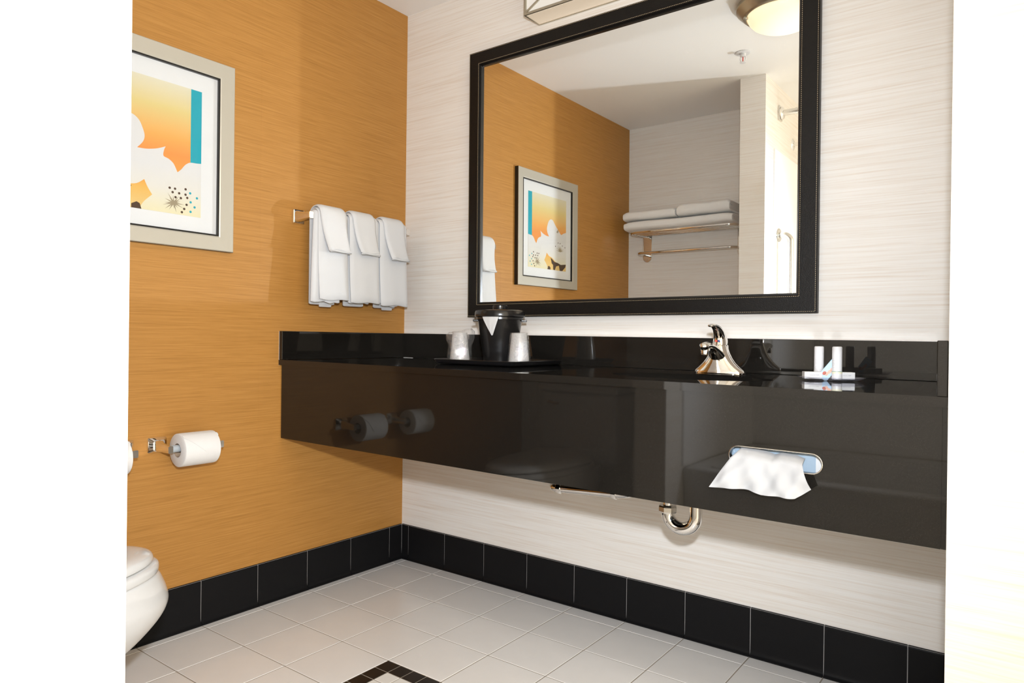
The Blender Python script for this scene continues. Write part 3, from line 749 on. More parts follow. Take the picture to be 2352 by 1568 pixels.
# ------------------------------------------------------------------ toilet paper holders and rolls
def paper_holder(dy, label_h, label_r):
    AX, AZ = 0.072, 0.6005
    h = thing('paper_holder', label_h, 'paper holder', (0.0, -0.975 + dy, AZ), group='toilet paper holders')
    for yy, s_ in ((-1.060 + dy, 1), (-0.890 + dy, -1)):
        pl_ = MB().loft([((0.0, yy, AZ + 0.008), (0, 0.030, 0), (0, 0, 0.0255)), ((0.006, yy, AZ + 0.008), (0, 0.030, 0), (0, 0, 0.0255)), ((0.010, yy, AZ + 0.008), (0, 0.027, 0), (0, 0, 0.0225)), ((0.018, yy, AZ + 0.007), (0, 0.018, 0), (0, 0, 0.017))], 24, p=6)
        p_ = wpart('wall_plate', pl_, 'chrome', h, smooth=40)
        wpart('arm', MB().loft([((0.016, yy, AZ + 0.007), (0, 0.014, 0), (0, 0, 0.0165)), ((0.035, yy, AZ + 0.004), (0, 0.0085, 0), (0, 0, 0.0135)), ((0.055, yy + 0.001 * s_, AZ + 0.001), (0, 0.0075, 0), (0, 0, 0.0115)), ((0.086, yy + 0.002 * s_, AZ), (0, 0.0075, 0), (0, 0, 0.0110))], 20, p=6), 'chrome', h, p_, 40)
    wpart('spindle', MB().lathe([(0.006, -1.054 + dy), (0.0115, -1.053 + dy), (0.0115, -0.975 + dy), (0.0100, -0.974 + dy), (0.0100, -0.897 + dy), (0.006, -0.896 + dy)], (AX, 0, AZ), 20, axis='y'), 'grey_plastic', h, smooth=50)
    r = thing('toilet_roll', label_r, 'toilet paper', (AX, -0.973 + dy, AZ - 0.006), group='toilet paper rolls')
    CZ = AZ - 0.006
    rp = [(0.0215, -1.0305 + dy), (0.049, -1.0305 + dy), (0.0515, -1.0285 + dy), (0.0520, -1.02 + dy), (0.0520, -0.924 + dy), (0.0515, -0.9170 + dy), (0.049, -0.915 + dy), (0.0215, -0.915 + dy)]
    wpart('paper', MB().lathe(rp, (AX, 0, CZ), 48, axis='y', cap0=False, cap1=False), 'roll_paper', r, smooth=40)
    wpart('core', MB().lathe([(0.0217, -1.0300 + dy), (0.0217, -0.9155 + dy), (0.0203, -0.9155 + dy), (0.0203, -1.0300 + dy)], (AX, 0, CZ), 32, axis='y', cap0=False, cap1=False), 'cardboard_core', r, smooth=40)
    # folded point lying on the front of the roll
    fl = MB(); rows = []
    nA, nB = 14, 10
    for q in range(nA + 1):
        a = math.radians(62 - 78 * q / nA); u = q / nA
        wl = -1.0285 + (0.094 * 0.62) * max(0, (u - 0.18)) / 0.82 * 1.0
        wr = -0.9160 - (0.1125 - 0.1125 * 0.62) * max(0, (u - 0.18)) / 0.82 * 0.86
        tip = -0.955
        ww0 = -1.0290 + (tip + 1.0290) * max(0, (u - 0.15) / 0.85); ww1 = -0.9160 + (tip + 0.9160) * max(0, (u - 0.15) / 0.85)
        for b in range(nB + 1):
            yy = ww0 + (ww1 - ww0) * b / nB + dy
            rr = 0.0537
            rows.append((AX + rr * math.cos(a), yy, CZ + rr * math.sin(a)))
    ff = [(q * (nB + 1) + b, q * (nB + 1) + b + 1, (q + 1) * (nB + 1) + b + 1, (q + 1) * (nB + 1) + b) for q in range(nA) for b in range(nB)]
    n0 = len(rows)
    cen = Vector((AX, 0, CZ))
    low = [(cen.x + (x - cen.x) * 0.985, y, cen.z + (z - cen.z) * 0.985) for x, y, z in rows]
    bd = [b for b in range(nB + 1)] + [q * (nB + 1) + nB for q in range(1, nA + 1)] + [nA * (nB + 1) + b for b in reversed(range(nB))] + [q * (nB + 1) for q in reversed(range(1, nA))]
    side = [(bd[k], bd[(k + 1) % len(bd)], n0 + bd[(k + 1) % len(bd)], n0 + bd[k]) for k in range(len(bd))]
    fl.add(rows + low, ff + [tuple(n0 + i for i in reversed(f)) for f in ff] + side)
    wpart('folded_end', fl, 'roll_paper', r, smooth=40)
paper_holder(0.0, 'chrome toilet paper holder on the orange wall, nearer the vanity', 'toilet paper roll with a folded point, nearer the vanity')
paper_holder(-0.2690, 'chrome toilet paper holder mostly hidden by the foreground partition', 'toilet paper roll mostly hidden by the foreground partition')

# ------------------------------------------------------------------ toilet in the niche
TX = 0.455
to = thing('toilet', 'white porcelain toilet partly hidden by the foreground partition', 'toilet', (TX, -1.62, 0.0))
def egg(yf, yb, wd, z, n=80):
    out = []
    for k in range(n):
        a = 2 * PI * k / n; c, s = math.cos(a), math.sin(a)
        ym = yb + (yf - yb) * 0.42
        ly = (yf - ym) if c > 0 else (ym - yb)
        out.append((TX + wd * s, ym + ly * c, z))
    return out
bowl = [egg(-1.50, -2.02, 0.105, 0.0), egg(-1.495, -2.02, 0.108, 0.03), egg(-1.485, -2.02, 0.105, 0.08), egg(-1.455, -2.02, 0.112, 0.13), egg(-1.395, -2.02, 0.130, 0.18), egg(-1.325, -2.02, 0.152, 0.225), egg(-1.275, -2.02, 0.172, 0.27), egg(-1.257, -2.02, 0.181, 0.305), egg(-1.262, -2.02, 0.184, 0.335), egg(-1.272, -2.02, 0.185, 0.36), egg(-1.280, -2.02, 0.183, 0.375), egg(-1.288, -2.01, 0.178, 0.381)]
def refine(R, k=4):
    out = []
    for i in range(len(R) - 1):
        a, b, c, d = R[max(i - 1, 0)], R[i], R[i + 1], R[min(i + 2, len(R) - 1)]
        for q in range(k):
            t = q / k
            out.append([tuple(0.5 * (2 * B[e] + (C_[e] - A[e]) * t + (2 * A[e] - 5 * B[e] + 4 * C_[e] - D[e]) * t * t + (-A[e] + 3 * B[e] - 3 * C_[e] + D[e]) * t ** 3) for e in range(3)) for A, B, C_, D in zip(a, b, c, d)])
    return out + [R[-1]]
wpart('bowl', MB().rings(refine(bowl)), 'porcelain', to, smooth=60)
seat = [egg(-1.290, -1.95, 0.176, 0.3815), egg(-1.283, -1.95, 0.182, 0.386), egg(-1.283, -1.95, 0.182, 0.401), egg(-1.290, -1.95, 0.176, 0.406)]
wpart('seat', MB().rings(refine(seat)), 'porcelain', to, smooth=60)
lid = [egg(-1.305, -1.96, 0.168, 0.4085), egg(-1.296, -1.96, 0.176, 0.412), egg(-1.297, -1.96, 0.176, 0.422), egg(-1.306, -1.96, 0.168, 0.430), egg(-1.335, -1.95, 0.145, 0.436), egg(-1.42, -1.90, 0.09, 0.439)]
wpart('lid', MB().rings(refine(lid)), 'porcelain', to, smooth=60)
tank = wpart('tank', MB().box(TX - 0.21, TX + 0.21, -2.10, -1.925, 0.375, 0.70, 0.02, 3), 'porcelain', to)
wpart('tank_lid', MB().box(TX - 0.22, TX + 0.22, -2.105, -1.915, 0.701, 0.735, 0.01, 3), 'porcelain', to, tank)
wpart('flush_lever', MB().tube([(TX - 0.15, -1.926, 0.65), (TX - 0.15, -1.905, 0.65), (TX - 0.09, -1.900, 0.645)], 0.006, 10), 'chrome', to, tank)

# ------------------------------------------------------------------ tray, bucket, cups
TRC, TRA = (0.684, -0.206), math.radians(3.0)
tz = ZT(TRC[0]) + 0.0006
tr = thing('serving_tray', 'square black plastic tray on the granite counter', 'tray', (TRC[0], TRC[1], tz + 0.0012), TRA)
tr.rotation_euler = (0, 0.0065, TRA)
def rrect(hx, hy, r, z, n=5):
    out = []
    for cx_, cy_, a0 in ((hx - r, hy - r, 0), (-hx + r, hy - r, PI / 2), (-hx + r, -hy + r, PI), (hx - r, -hy + r, 1.5 * PI)):
        for k in range(n + 1):
            a = a0 + PI / 2 * k / n; out.append((cx_ + r * math.cos(a), cy_ + r * math.sin(a), z))
    return out
hx, hy = 0.168, 0.161
tm = MB().rings([rrect(hx - 0.010, hy - 0.010, 0.012, 0.0), rrect(hx - 0.004, hy - 0.004, 0.014, 0.004), rrect(hx, hy, 0.016, 0.0145), rrect(hx - 0.0015, hy - 0.0015, 0.015, 0.0160), rrect(hx - 0.004, hy - 0.004, 0.014, 0.0150), rrect(hx - 0.008, hy - 0.008, 0.012, 0.006), rrect(hx - 0.013, hy - 0.013, 0.010, 0.0035)])
build('tray_body', tm, 'tray_plastic', tr, 50)
TF = tz + 0.0012 + 0.0035 + 0.0016

bk = thing('ice_bucket', 'black plastic ice bucket with lid on the tray', 'ice bucket', (0.660, -0.172, TF))
bkb = MB().lathe([(0.054, 0.0), (0.0565, 0.002), (0.0575, 0.008), (0.079, 0.148), (0.0795, 0.150), (0.0835, 0.151), (0.0835, 0.158), (0.078, 0.1585), (0.074, 0.152), (0.055, 0.012), (0.010, 0.008)], (0, 0, 0), 48)
build('bucket_body', bkb, 'black_plastic', bk, 40)
lidm = MB().lathe([(0.020, 0.1590), (0.086, 0.1590), (0.0895, 0.1605), (0.0900, 0.164), (0.0895, 0.176), (0.0870, 0.1815), (0.080, 0.1840), (0.040, 0.1855), (0.028, 0.186)], (0, 0, 0), 48)
bl_o = build('lid', lidm, 'black_plastic', bk, 40)
build('knob', MB().lathe([(0.024, 0.1858), (0.0255, 0.187), (0.0262, 0.191), (0.0262, 0.1995), (0.0245, 0.2015), (0.012, 0.2020)], (0, 0, 0), 36), 'black_plastic', bl_o, 40)
# side ears that carry the handle, across the line of sight
for s_ in (1, -1):
    d = Vector((rt2.x, rt2.y, 0)).normalized(); e = Vector((-d.y, d.x, 0))
    ear = MB().box(-0.018, 0.012, -0.016, 0.016, 0.1435, 0.1505, 0.0015)
    M = Matrix(((d.x * s_, e.x, 0, d.x * s_ * 0.084), (d.y * s_, e.y, 0, d.y * s_ * 0.084), (0, 0, 1, 0), (0, 0, 0, 1)))
    build('handle_ear', ear.xf(M), 'black_plastic', bk, 30)
# liner corner hanging over the rim, facing the camera
ca = math.atan2(CAM.y + 0.172, CAM.x - 0.660) + 0.42 * -1
lf = MB(); rows = []
nA, nB = 10, 8
for q in range(nA + 1):
    u = q / nA; half = 0.33 * (1 - u) ** 0.95 + 0.035
    for b in range(nB + 1):
        a = ca - half + 2 * half * b / nB + 0.06 * u
        r = 0.0862 - 0.0100 * max(0, u - 0.1) + 0.0009 * math.sin(b * 1.9 + q * 0.5)
        rows.append((r * math.cos(a), r * math.sin(a), 0.1585 - 0.064 * u))
ff = [(q * (nB + 1) + b, q * (nB + 1) + b + 1, (q + 1) * (nB + 1) + b + 1, (q + 1) * (nB + 1) + b) for q in range(nA) for b in range(nB)]
n0 = len(rows)
lf.add(rows + [(x * 0.988, y * 0.988, z) for x, y, z in rows], ff + [tuple(n0 + i for i in reversed(f)) for f in ff])
build('liner_flap', lf, 'liner_film', bk, 70)

def cup(x, y, label, wrapped_loose, seed):
    c = thing('plastic_cup', label, 'cup', (x, y, TF), group='wrapped cups on the tray')
    pr_ = [(0.0365, 0.0), (0.0375, 0.0015), (0.0365, 0.004), (0.0352, 0.008), (0.0262, 0.100), (0.0252, 0.1025), (0.010, 0.1030), (0.0095, 0.1018), (0.0245, 0.1008), (0.0345, 0.006)]
    build('cup_body', MB().lathe(pr_, (0, 0, 0), 36), 'cup_plastic', c, 40)
    rg = random.Random(seed); rings = []
    prof = [(0.0385, 0.0), (0.0395, 0.004), (0.0375, 0.03), (0.0345, 0.06), (0.0310, 0.09), (0.0285, 0.1035), (0.014, 0.1055)] if not wrapped_loose else [(0.0390, 0.0), (0.0405, 0.006), (0.0405, 0.03), (0.0415, 0.06), (0.0440, 0.080), (0.0420, 0.098), (0.034, 0.1075), (0.015, 0.1065)]
    n = 40
    amp = 0.0012 if not wrapped_loose else 0.0030
    ph_ = [rg.uniform(0, 6.28) for _ in range(6)]
    for r, h in prof:
        ring = []
        for k in range(n):
            a = 2 * PI * k / n
            dr_ = amp * (math.sin(5 * a + ph_[0] + 40 * h) + 0.7 * math.sin(9 * a + ph_[1] - 60 * h) + 0.5 * math.sin(14 * a + ph_[2] + 90 * h))
            dh = 0.0
            if wrapped_loose and h > 0.07:
                ca_ = math.cos(a - math.atan2(rt2.y, rt2.x)); e_ = max(0, abs(ca_) - 0.55)
                dr_ += e_ * (0.012 if ca_ > 0 else 0.010); dh = e_ * (0.022 if ca_ > 0 else -0.012)
            rr = max(0.004, r + dr_ * (0 if h == 0 else 1)); ring.append((rr * math.cos(a), rr * math.sin(a), h + dh))
        rings.append(ring)
    build('film_wrap', MB().rings(rings, False, True), 'wrap_film', c, 80)
cup(0.5745, -0.290, 'upside down plastic cup in loose crinkled film, left of the bucket', True, 4)
cup(0.7935, -0.237, 'upside down plastic cup in tight film, right of the bucket', False, 9)

# ------------------------------------------------------------------ amenities dish
DX, DY = 1.772, -0.232; DZ = ZT(DX)
ds = thing('glass_dish', 'clear oval glass dish with toiletries beside the faucet', 'dish', (DX, DY, DZ + 0.001))
def ell(a, b, z, n=48): return [(a * math.cos(2 * PI * k / n), b * math.sin(2 * PI * k / n), z) for k in range(n)]
build('dish_body', MB().rings([ell(0.055, 0.040, 0.0), ell(0.064, 0.048, 0.001), ell(0.078, 0.060, 0.0065), ell(0.080, 0.062, 0.0085), ell(0.079, 0.061, 0.0092), ell(0.074, 0.056, 0.0080), ell(0.062, 0.046, 0.0034), ell(0.050, 0.036, 0.0030)]), 'dish_glass', ds, 60)
DF = DZ + 0.001 + 0.0036
def bottle(x, y, label, band):
    b = thing('toiletry_bottle', label, 'bottle', (x, y, DF), group='bottles on the glass dish')
    build('tube_body', MB().lathe([(0.0108, 0.0), (0.0118, 0.0008), (0.0120, 0.003), (0.0120, 0.0195)] + [(0.0116, 0.0200), (0.0116, 0.078), (0.0110, 0.0812), (0.009, 0.0822)], (0, 0, 0), 28), 'white_plastic', b, 40)
    if band:
        build('label_band', MB().lathe([(0.01225, 0.0145), (0.01225, 0.0205)], (0, 0, 0), 28, cap0=False, cap1=False), 'label_cream', b, 40)
        build('label_line', MB().lathe([(0.01230, 0.0195), (0.01230, 0.0207)], (0, 0, 0), 28, cap0=False, cap1=False), 'label_green', b, 40)
    ang = math.atan2(CAM.y - y, CAM.x - x)
    for k in range(7):
        a0 = ang - 0.95
        z = 0.026 + 0.0042 * k
        st_ = MB(); l = (0.25, 0.4, 0.3, 0.45, 0.3, 0.35, 0.2)[k]
        st_.rings([[(0.01168 * math.cos(a0 + l * q / 5), 0.01168 * math.sin(a0 + l * q / 5), z + dz_) for q in range(6)] + [(0.01150 * math.cos(a0 + l * q / 5), 0.01150 * math.sin(a0 + l * q / 5), z + dz_) for q in reversed(range(6))] for dz_ in (0, 0.0007)])
        build('print_line', st_, 'grey_ink', b, None)
bottle(1.7385, -0.211, 'white toiletry bottle standing on the dish, nearer the faucet', False)
bottle(1.7905, -0.252, 'white toiletry bottle with a green line, farther from the faucet', True)
def soap(x, y, rot, label, word):
    s = thing('soap_box', label, 'soap box', (x, y, DF), rot, group='soap boxes on the glass dish')
    build('carton', MB().box(-0.021, 0.021, -0.014, 0.014, 0.0, 0.0175, 0.0008), 'box_white', s, 30)
    build('end_flap', MB().box(-0.0214, -0.0209, -0.0125, 0.0125, 0.001, 0.0165), 'box_grey', s, None)
    text_mesh(word, 0.0052, 'grey_ink', 'printed_word', s, Matrix.Translation((0.001, -0.0142, 0.0095)) @ Matrix.Rotation(PI / 2, 4, 'X'))
soap(1.7320, -0.2515, math.radians(27), 'white soap carton lying on the dish, nearer the faucet', 'TINOCTIM')
soap(1.8005, -0.2175, math.radians(33), 'white soap carton lying on the dish, behind the bottle with a green line', 'NOCTIM')
sa = thing('sachet', 'blue printed sachet leaning between the two white bottles', 'sachet', (1.7650, -0.240, DF))
vx = Vector((0.030, 0.014, 0.042)).normalized(); vy = Vector((rt2.x, rt2.y, 0)).normalized().cross(Vector((0, 0, 1)))
vy = Vector((0.72, 0.25, -0.45)); vy = (vy - vx * vy.dot(vx)).normalized(); vn = vx.cross(vy)
SM = Matrix(((vx.x, vy.x, vn.x, 0.006), (vx.y, vy.y, vn.y, -0.006), (vx.z, vy.z, vn.z, 0.0225), (0, 0, 0, 1)))
build('sachet_body', MB().box(-0.028, 0.028, -0.0125, 0.0125, -0.0013, 0.0013, 0.001).xf(SM), 'sachet_blue', sa, 30)
for k, (a, b, m_) in enumerate([(-0.011, 0.001, 'sachet_pink'), (-0.003, 0.003, 'sachet_pink'), (0.005, 0.004, 'sachet_pink'), (-0.013, -0.004, 'sachet_red')]):
    for s_ in (1, -1):
        build('printed_picture', MB().loft([((a, b, 0.00135 * s_), (0.0052, 0, 0), (0, 0.0042, 0)), ((a, b, 0.00155 * s_), (0.0048, 0, 0), (0, 0.0038, 0))], 14).xf(SM), m_, sa, None)
for s_ in (1, -1):
    build('white_band', MB().box(0.0185, 0.0205, -0.0115, 0.0115, 0.00130 * s_ - 0.0001, 0.00130 * s_ + 0.0002).xf(SM), 'box_white', sa, None)

# ------------------------------------------------------------------ vanity light above the mirror
vl = thing('vanity_light', 'metal framed box light above the mirror with crossed bars', 'wall light', (1.035, -0.05, 2.121))
LX0, LX1, LZ0, LZ1, LD = 0.6955, 1.3755, 2.121, 2.262, 0.100
fm = MB(); bt = 0.0085
for z in (LZ0, LZ1 - bt):
    fm.box(LX0, LX1, -LD, -LD + 0.0065, z, z + bt); fm.box(LX0, LX0 + 0.0065, -LD + 0.0065, -0.0072, z, z + bt); fm.box(LX1 - 0.0065, LX1, -LD + 0.0065, -0.0072, z, z + bt)
for x in (LX0, LX1 - bt):
    fm.box(x, x + bt, -LD, -LD + 0.0065, LZ0 + bt, LZ1 - bt)
fm.box(LX0, LX1, -0.007, -0.001, LZ0, LZ0 + 0.004)
wpart('metal_frame', fm, 'aged_nickel', vl, smooth=20)
def bar3(mb, a, b, wd, y0, y1):
    a, b = Vector((a[0], 0, a[1])), Vector((b[0], 0, b[1])); d = (b - a).normalized(); n_ = Vector((-d.z, 0, d.x)) * wd / 2
    q = [a + n_, b + n_, b - n_, a - n_]
    return mb.rings([[(p.x, y0, p.z) for p in q], [(p.x, y1, p.z) for p in q]])
nseg = 3
for k in range(nseg):
    xa = LX0 + bt * 0.5 + (LX1 - LX0 - bt) * k / nseg; xb = LX0 + bt * 0.5 + (LX1 - LX0 - bt) * (k + 1) / nseg
    wpart('cross_bar', bar3(MB(), (xa, LZ0 + bt), (xb, LZ1 - bt), 0.0065, -LD + 0.0005, -LD + 0.005), 'aged_nickel', vl, smooth=20)
    wpart('cross_bar', bar3(MB(), (xa, LZ1 - bt), (xb, LZ0 + bt), 0.0065, -LD + 0.0010, -LD + 0.0045), 'aged_nickel', vl, smooth=20)
wpart('front_diffuser', MB().box(LX0 + 0.004, LX1 - 0.004, -LD + 0.0070, -LD + 0.0105, LZ0 + 0.002, LZ1 - 0.002), 'sconce_front', vl, smooth=20)
wpart('bottom_diffuser', MB().box(LX0 + 0.0065, LX1 - 0.0065, -LD + 0.011, -0.008, LZ0 + 0.0012, LZ0 + 0.0040), 'sconce_glass', vl, smooth=20)
wpart('end_diffuser', MB().box(LX0 + 0.0015, LX0 + 0.0045, -LD + 0.011, -0.008, LZ0 + 0.006, LZ1 - 0.006), 'sconce_glass', vl, smooth=20)
wpart('end_diffuser', MB().box(LX1 - 0.0045, LX1 - 0.0015, -LD + 0.011, -0.008, LZ0 + 0.006, LZ1 - 0.006), 'sconce_glass', vl, smooth=20)
wpart('back_plate', MB().box(LX0 + 0.02, LX1 - 0.02, -0.006, -0.0005, LZ0 + 0.01, LZ1 - 0.01), 'aged_nickel', vl, smooth=20)

# ------------------------------------------------------------------ ceiling dome light and sprinkler (seen in the mirror)
DCX, DCY = 1.345, -0.865
dl = thing('ceiling_light', 'round ceiling dome light with nickel ring, seen in the mirror', 'ceiling light', (DCX, DCY, HC))
build('ring', MB().lathe([(0.150, -0.0005), (0.182, -0.0005), (0.186, -0.008), (0.186, -0.020), (0.180, -0.026), (0.172, -0.034), (0.160, -0.046), (0.152, -0.052), (0.146, -0.0525), (0.1425, -0.048)], (0, 0, 0), 64, cap0=False, cap1=False), 'aged_nickel', dl, 40)
dm = [(0.1425, -0.046), (0.143, -0.052), (0.136, -0.068), (0.122, -0.083), (0.100, -0.096), (0.072, -0.106), (0.040, -0.112), (0.010, -0.114)]
build('glass_dome', MB().lathe(dm, (0, 0, 0), 64, cap0=False), 'dome_glass', dl, 60)
for k in range(3):
    a = math.radians(152 + 120 * k)
    build('clip', MB().lathe([(0.003, 0), (0.0085, 0.001), (0.0100, 0.006), (0.0085, 0.011), (0.003, 0.013)], (0, 0, 0), 16).xf(Matrix.Translation((0.149 * math.cos(a), 0.149 * math.sin(a), -0.062))), 'aged_nickel', dl, 50)
spk = thing('fire_sprinkler', 'small white fire sprinkler with red bulb on the ceiling, seen in the mirror', 'sprinkler', (1.040, -1.278, HC))
build('escutcheon', MB().lathe([(0.022, -0.0005), (0.036, -0.0005), (0.037, -0.003), (0.030, -0.006), (0.022, -0.005)], (0, 0, 0), 32, cap0=True, cap1=True), 'white_plastic', spk, 40)
build('collar', MB().lathe([(0.014, -0.004), (0.014, -0.018), (0.010, -0.020)], (0, 0, 0), 20), 'white_plastic', spk, 40)
for s_ in (1, -1):
    build('yoke_arm', MB().tube([(0.011 * s_, 0, -0.018), (0.014 * s_, 0, -0.030), (0.010 * s_, 0, -0.042), (0.003 * s_, 0, -0.047)], 0.0022, 8), 'white_plastic', spk, 60)
build('glass_bulb', MB().lathe([(0.001, -0.020), (0.0026, -0.022), (0.0026, -0.040), (0.001, -0.042)], (0, 0, 0), 12), 'red_bulb', spk, 60)
build('deflector', MB().lathe([(0.004, -0.0465), (0.015, -0.0475), (0.015, -0.0490), (0.004, -0.0500)], (0, 0, 0), 20), 'white_plastic', spk, 40)

# ------------------------------------------------------------------ towel shelf in the niche (seen in the mirror)
sh = thing('towel_shelf', 'chrome towel shelf with hanging bar on the niche wall, seen in the mirror', 'shelf', (0.455, NY, 1.45))
SX0, SX1 = 0.140, 0.772
for xx in (SX0, SX1):
    b_ = MB(); L = [(xx - 0.030, 1.625), (xx + 0.030, 1.625)] + [(xx + 0.030 * math.cos(a), 1.480 + 0.030 * math.sin(a)) for a in [-PI * k / 14 for k in range(15)]]
    b_.plate(L, [], lambda a, b, t: (a, t, b), NY + 0.0005, NY + 0.0045)
    br = wpart('wall_bracket', b_, 'chrome', sh, smooth=30)
    wpart('bracket_edge', MB().tube([(xx + 0.030, NY + 0.004, 1.625), (xx + 0.030, NY + 0.004, 1.480)] + [(xx + 0.030 * math.cos(a), NY + 0.004, 1.480 + 0.030 * math.sin(a)) for a in [-PI * k / 14 for k in range(1, 15)]] + [(xx - 0.030, NY + 0.004, 1.625)], 0.0028, 8), 'chrome', sh, br, 60)
    wpart('screw', MB().lathe([(0.002, 0.004), (0.0035, 0.005), (0.0035, 0.0065), (0.001, 0.0068)], (xx, NY, 1.466), 12, axis='y'), 'satin_steel', sh, br, 40)
FYS = -1.872; rC = 0.05
SL, SRR = 0.125, 0.800
u_path = [(SL + 0.02, NY + 0.004, 1.6140)] + [(SL, -2.03, 1.6140)] + [(SL, FYS - rC, 1.614)] + [(SL + rC - rC * math.cos(a), FYS - rC + rC * math.sin(a), 1.614) for a in [PI / 2 * k / 8 for k in range(1, 9)]] + [(SRR - rC + rC * math.sin(a), FYS - rC + rC * math.cos(a), 1.614) for a in [PI / 2 * k / 8 for k in range(0, 9)]] + [(SRR, -2.03, 1.6140), (SRR - 0.02, NY + 0.004, 1.6140)]
wpart('front_rail', MB().tube(u_path, 0.0085, 14), 'chrome', sh, smooth=60)
for k in range(4):
    yy = FYS - 0.045 - 0.045 * k
    wpart('shelf_rod', MB().tube([(SL, yy, 1.614 + 0.0012 * k), (SRR, yy, 1.614 + 0.0012 * k)], 0.0050, 10), 'chrome', sh, smooth=60)
lb = [(SX0 - 0.004, NY + 0.004, 1.4895), (SX0 - 0.006, -2.02, 1.4890), (SX0 - 0.006, -1.99, 1.4890)]
FB = -1.955
lb = [(SX0, NY + 0.004, 1.492)] + [(SX0 + 0.0, FB - 0.04, 1.492)] + [(SX0 + 0.04 - 0.04 * math.cos(a), FB - 0.04 + 0.04 * math.sin(a), 1.492) for a in [PI / 2 * k / 8 for k in range(1, 9)]] + [(SX1 - 0.04 + 0.04 * math.sin(a), FB - 0.04 + 0.04 * math.cos(a), 1.492) for a in [PI / 2 * k / 8 for k in range(0, 9)]] + [(SX1, NY + 0.004, 1.492)]
wpart('hanging_bar', MB().tube(lb, 0.0085, 14), 'chrome', sh, smooth=60)
def folded_towel(x0, x1, y0, y1, z0, z1, label, seed, mat='terry_bath'):
    rg = random.Random(seed); p1, p2 = rg.uniform(0, 6), rg.uniform(0, 6)
    t_ = thing('bath_towel', label, 'towel', ((x0 + x1) / 2, (y0 + y1) / 2, z0), group='bath towels on the shelf')
    n = 22; secs = []
    for k in range(n + 1):
        t = k / n; e = min(1, math.sin(PI * t) * 4.5 + 0.10) ** 0.5
        x = x0 + (x1 - x0) * t; hz = (z1 - z0) / 2 * (0.80 + 0.20 * e); zc = z0 + hz * 1.0 + 0.001 * math.sin(6 * t + p1) + 0.001
        hyy = (y1 - y0) / 2 * (0.95 + 0.05 * e); yc = (y0 + y1) / 2
        ring = []
        for j in range(32):
            a = 2 * PI * j / 32; c, s = math.cos(a), math.sin(a)
            yy = yc + hyy * math.copysign(abs(c) ** 0.45, c); zz = zc + hz * math.copysign(abs(s) ** 0.62, s)
            zz += 0.0014 * math.sin(9 * t + p2 + 2 * c) * abs(s)
            ring.append((x, yy, zz))
        secs.append(ring)
    wpart('folded_body', MB().rings(secs), mat, t_, smooth=70)
    # fold lines on the visible right end
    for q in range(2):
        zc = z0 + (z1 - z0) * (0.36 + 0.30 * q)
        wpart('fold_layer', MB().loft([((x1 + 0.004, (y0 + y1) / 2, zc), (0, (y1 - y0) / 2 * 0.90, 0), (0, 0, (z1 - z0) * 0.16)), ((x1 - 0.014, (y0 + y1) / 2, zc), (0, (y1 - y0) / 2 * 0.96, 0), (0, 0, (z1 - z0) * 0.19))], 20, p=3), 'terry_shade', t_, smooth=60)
folded_towel(0.095, 0.790, -2.085, -1.850, 1.6270, 1.6845, 'long white folded bath towel lying directly on the chrome shelf', 1)
folded_towel(0.088, 0.440, -2.085, -1.852, 1.6885, 1.7490, 'white folded bath towel on top of the shelf stack, nearer the orange wall', 2)
folded_towel(0.452, 0.775, -2.085, -1.846, 1.6885, 1.7630, 'white folded bath towel on top of the shelf stack, nearer the partition', 3)

# ------------------------------------------------------------------ tub alcove
su = thing('tub_surround', 'glossy white tub surround panels, edge at far left and in the mirror', 'tub surround', (PX1, TUBY, 0.44))
SUZ = 1.985
wpart('end_panel', MB().box(PX1 + 0.0002, PX1 + 0.006, ALY + 0.001, TUBY, 0.445, SUZ, 0.0015), 'surround_acrylic', su)
wpart('back_panel', MB().box(PX1 + 0.006, EX - 0.001, ALY + 0.0005, ALY + 0.006, 0.445, SUZ, 0.0015), 'surround_acrylic', su)
wpart('edge_trim', MB().box(PX1 + 0.0002, PX1 + 0.0035, TUBY, TUBY + 0.006, 0.445, SUZ, 0.001), 'surround_acrylic', su)
tub = thing('bathtub', 'white bathtub below the camera, mirrored faintly in the black skirt', 'bathtub', (1.8, -2.22, 0.0))
TX0_, TX1_ = PX1 + 0.002, EX - 0.002
tyf, tyb = TUBY - 0.002, ALY + 0.002
def rr2(x0, x1, y0, y1, r, z, n=5):
    cx_, cy_ = (x0 + x1) / 2, (y0 + y1) / 2
    return [(a + cx_, b + cy_, z) for a, b, _ in rrect((x1 - x0) / 2, (y1 - y0) / 2, r, 0, n)]
tubm = MB().rings([rr2(TX0_, TX1_, tyb, tyf - 0.02, 0.01, 0.0), rr2(TX0_, TX1_, tyb, tyf - 0.012, 0.01, 0.36), rr2(TX0_, TX1_, tyb, tyf, 0.012, 0.405), rr2(TX0_, TX1_, tyb, tyf, 0.012, 0.430), rr2(TX0_ + 0.006, TX1_ - 0.006, tyb + 0.006, tyf - 0.008, 0.014, 0.440),
                   rr2(TX0_ + 0.07, TX1_ - 0.07, tyb + 0.06, tyf - 0.075, 0.08, 0.440), rr2(TX0_ + 0.085, TX1_ - 0.085, tyb + 0.075, tyf - 0.09, 0.085, 0.425), rr2(TX0_ + 0.14, TX1_ - 0.2, tyb + 0.13, tyf - 0.14, 0.1, 0.12), rr2(TX0_ + 0.2, TX1_ - 0.3, tyb + 0.19, tyf - 0.2, 0.08, 0.09)])
wpart('shell', tubm, 'porcelain', tub, smooth=50)
wpart('overflow_plate', MB().lathe([(0.0, 0.004), (0.03, 0.003), (0.036, 0.0)], (TX0_ + 0.105, -2.22, 0.33), 24, axis='x'), 'chrome', tub)
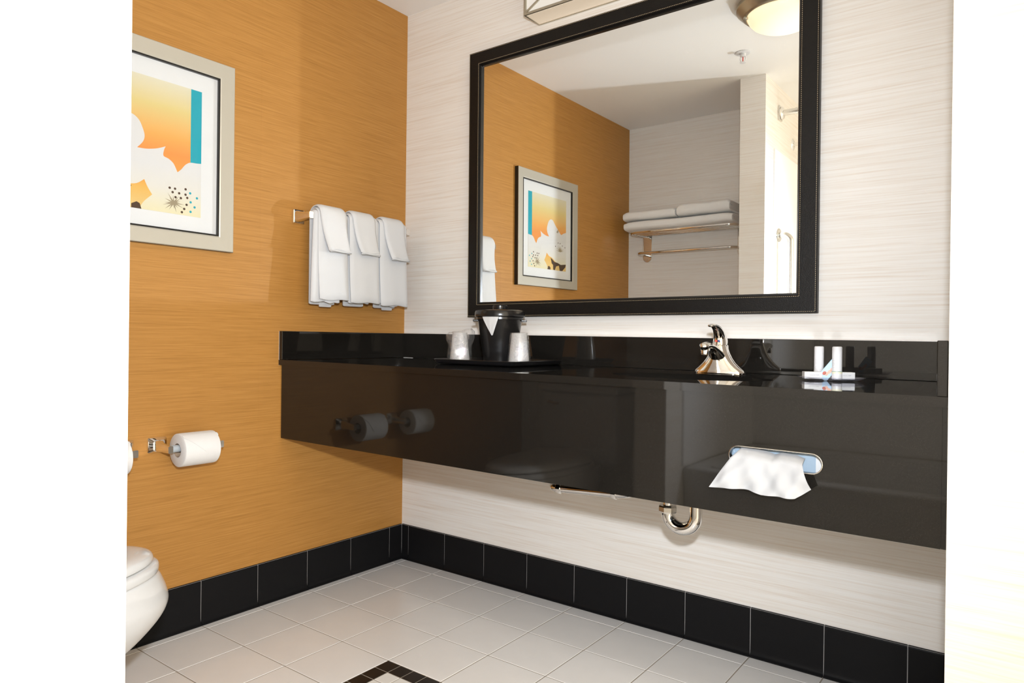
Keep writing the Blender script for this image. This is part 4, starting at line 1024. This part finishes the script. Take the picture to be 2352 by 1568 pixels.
# shower rod
RY, RZ = -1.862, 2.197
rod = thing('shower_rod', 'white and chrome shower curtain rod on the partition, seen in the mirror', 'shower rod', (PX1, RY, RZ))
wpart('wall_plate', MB().box(PX1, PX1 + 0.010, RY - 0.028, RY + 0.028, RZ - 0.040, RZ + 0.040, 0.003), 'satin_steel', rod)
wpart('flange', MB().lathe([(0.020, 0.010), (0.033, 0.011), (0.034, 0.018), (0.028, 0.024), (0.017, 0.026)], (PX1, RY, RZ), 32, axis='x'), 'chrome', rod, smooth=40)
wpart('sleeve', MB().lathe([(0.0160, 0.024), (0.0160, 0.088), (0.0185, 0.089), (0.0185, 0.100), (0.014, 0.101)], (PX1, RY, RZ), 28, axis='x'), 'satin_steel', rod, smooth=40)
wpart('tube', MB().tube([(PX1 + 0.09, RY, RZ), (EX - 0.002, RY, RZ)], 0.0130, 20), 'satin_steel', rod, smooth=60)
# shower arm
SY, SZ_ = -2.137, 2.087
sa_ = thing('shower_fitting', 'chrome shower arm and head on the tub wall, edge seen in the mirror', 'shower head', (PX1, SY, SZ_))
wpart('flange', MB().lathe([(0.012, 0.010), (0.022, 0.007), (0.034, 0.002), (0.035, 0.0)], (PX1, SY, SZ_), 28, axis='x'), 'chrome', sa_, smooth=50)
wpart('arm', MB().tube([(PX1 + 0.004, SY, SZ_), (PX1 + 0.05, SY, SZ_ - 0.002), (PX1 + 0.09, SY, SZ_ - 0.02), (PX1 + 0.13, SY, SZ_ - 0.055)], 0.0105, 16), 'chrome', sa_, smooth=60)
wpart('head', MB().lathe([(0.012, 0.0), (0.016, -0.012), (0.014, -0.025), (0.036, -0.055), (0.038, -0.062), (0.030, -0.064)], (0, 0, 0), 28).xf(Matrix.Translation((PX1 + 0.128, SY, SZ_ - 0.052)) @ Matrix.Rotation(math.radians(-40), 4, 'Y')), 'chrome', sa_, smooth=50)
# grab bar
GY, GZ = -1.845, 1.523
gb = thing('grab_bar', 'brushed steel vertical grab bar on the tub surround, seen in the mirror', 'grab bar', (PX1 + 0.006, GY, 1.10))
gx = PX1 + 0.006
for zz in (GZ, 1.02):
    wpart('flange', MB().lathe([(0.018, 0.0105), (0.034, 0.0095), (0.0385, 0.005), (0.039, 0.0004)], (gx, GY, zz), 32, axis='x'), 'satin_steel', gb, smooth=40)
bend = [(gx + 0.008, GY, GZ)] + [(gx + 0.026 + 0.040 * math.sin(a), GY, GZ - 0.040 + 0.040 * math.cos(a)) for a in [PI / 2 * k / 10 for k in range(11)]] + [(gx + 0.066, GY, 1.06)] + [(gx + 0.026 + 0.040 * math.cos(a), GY, 1.06 - 0.040 * math.sin(a)) for a in [PI / 2 * k / 10 for k in range(1, 11)]] + [(gx + 0.008, GY, 1.02)]
wpart('bar', MB().tube(bend, 0.0160, 20), 'satin_steel', gb, smooth=60)
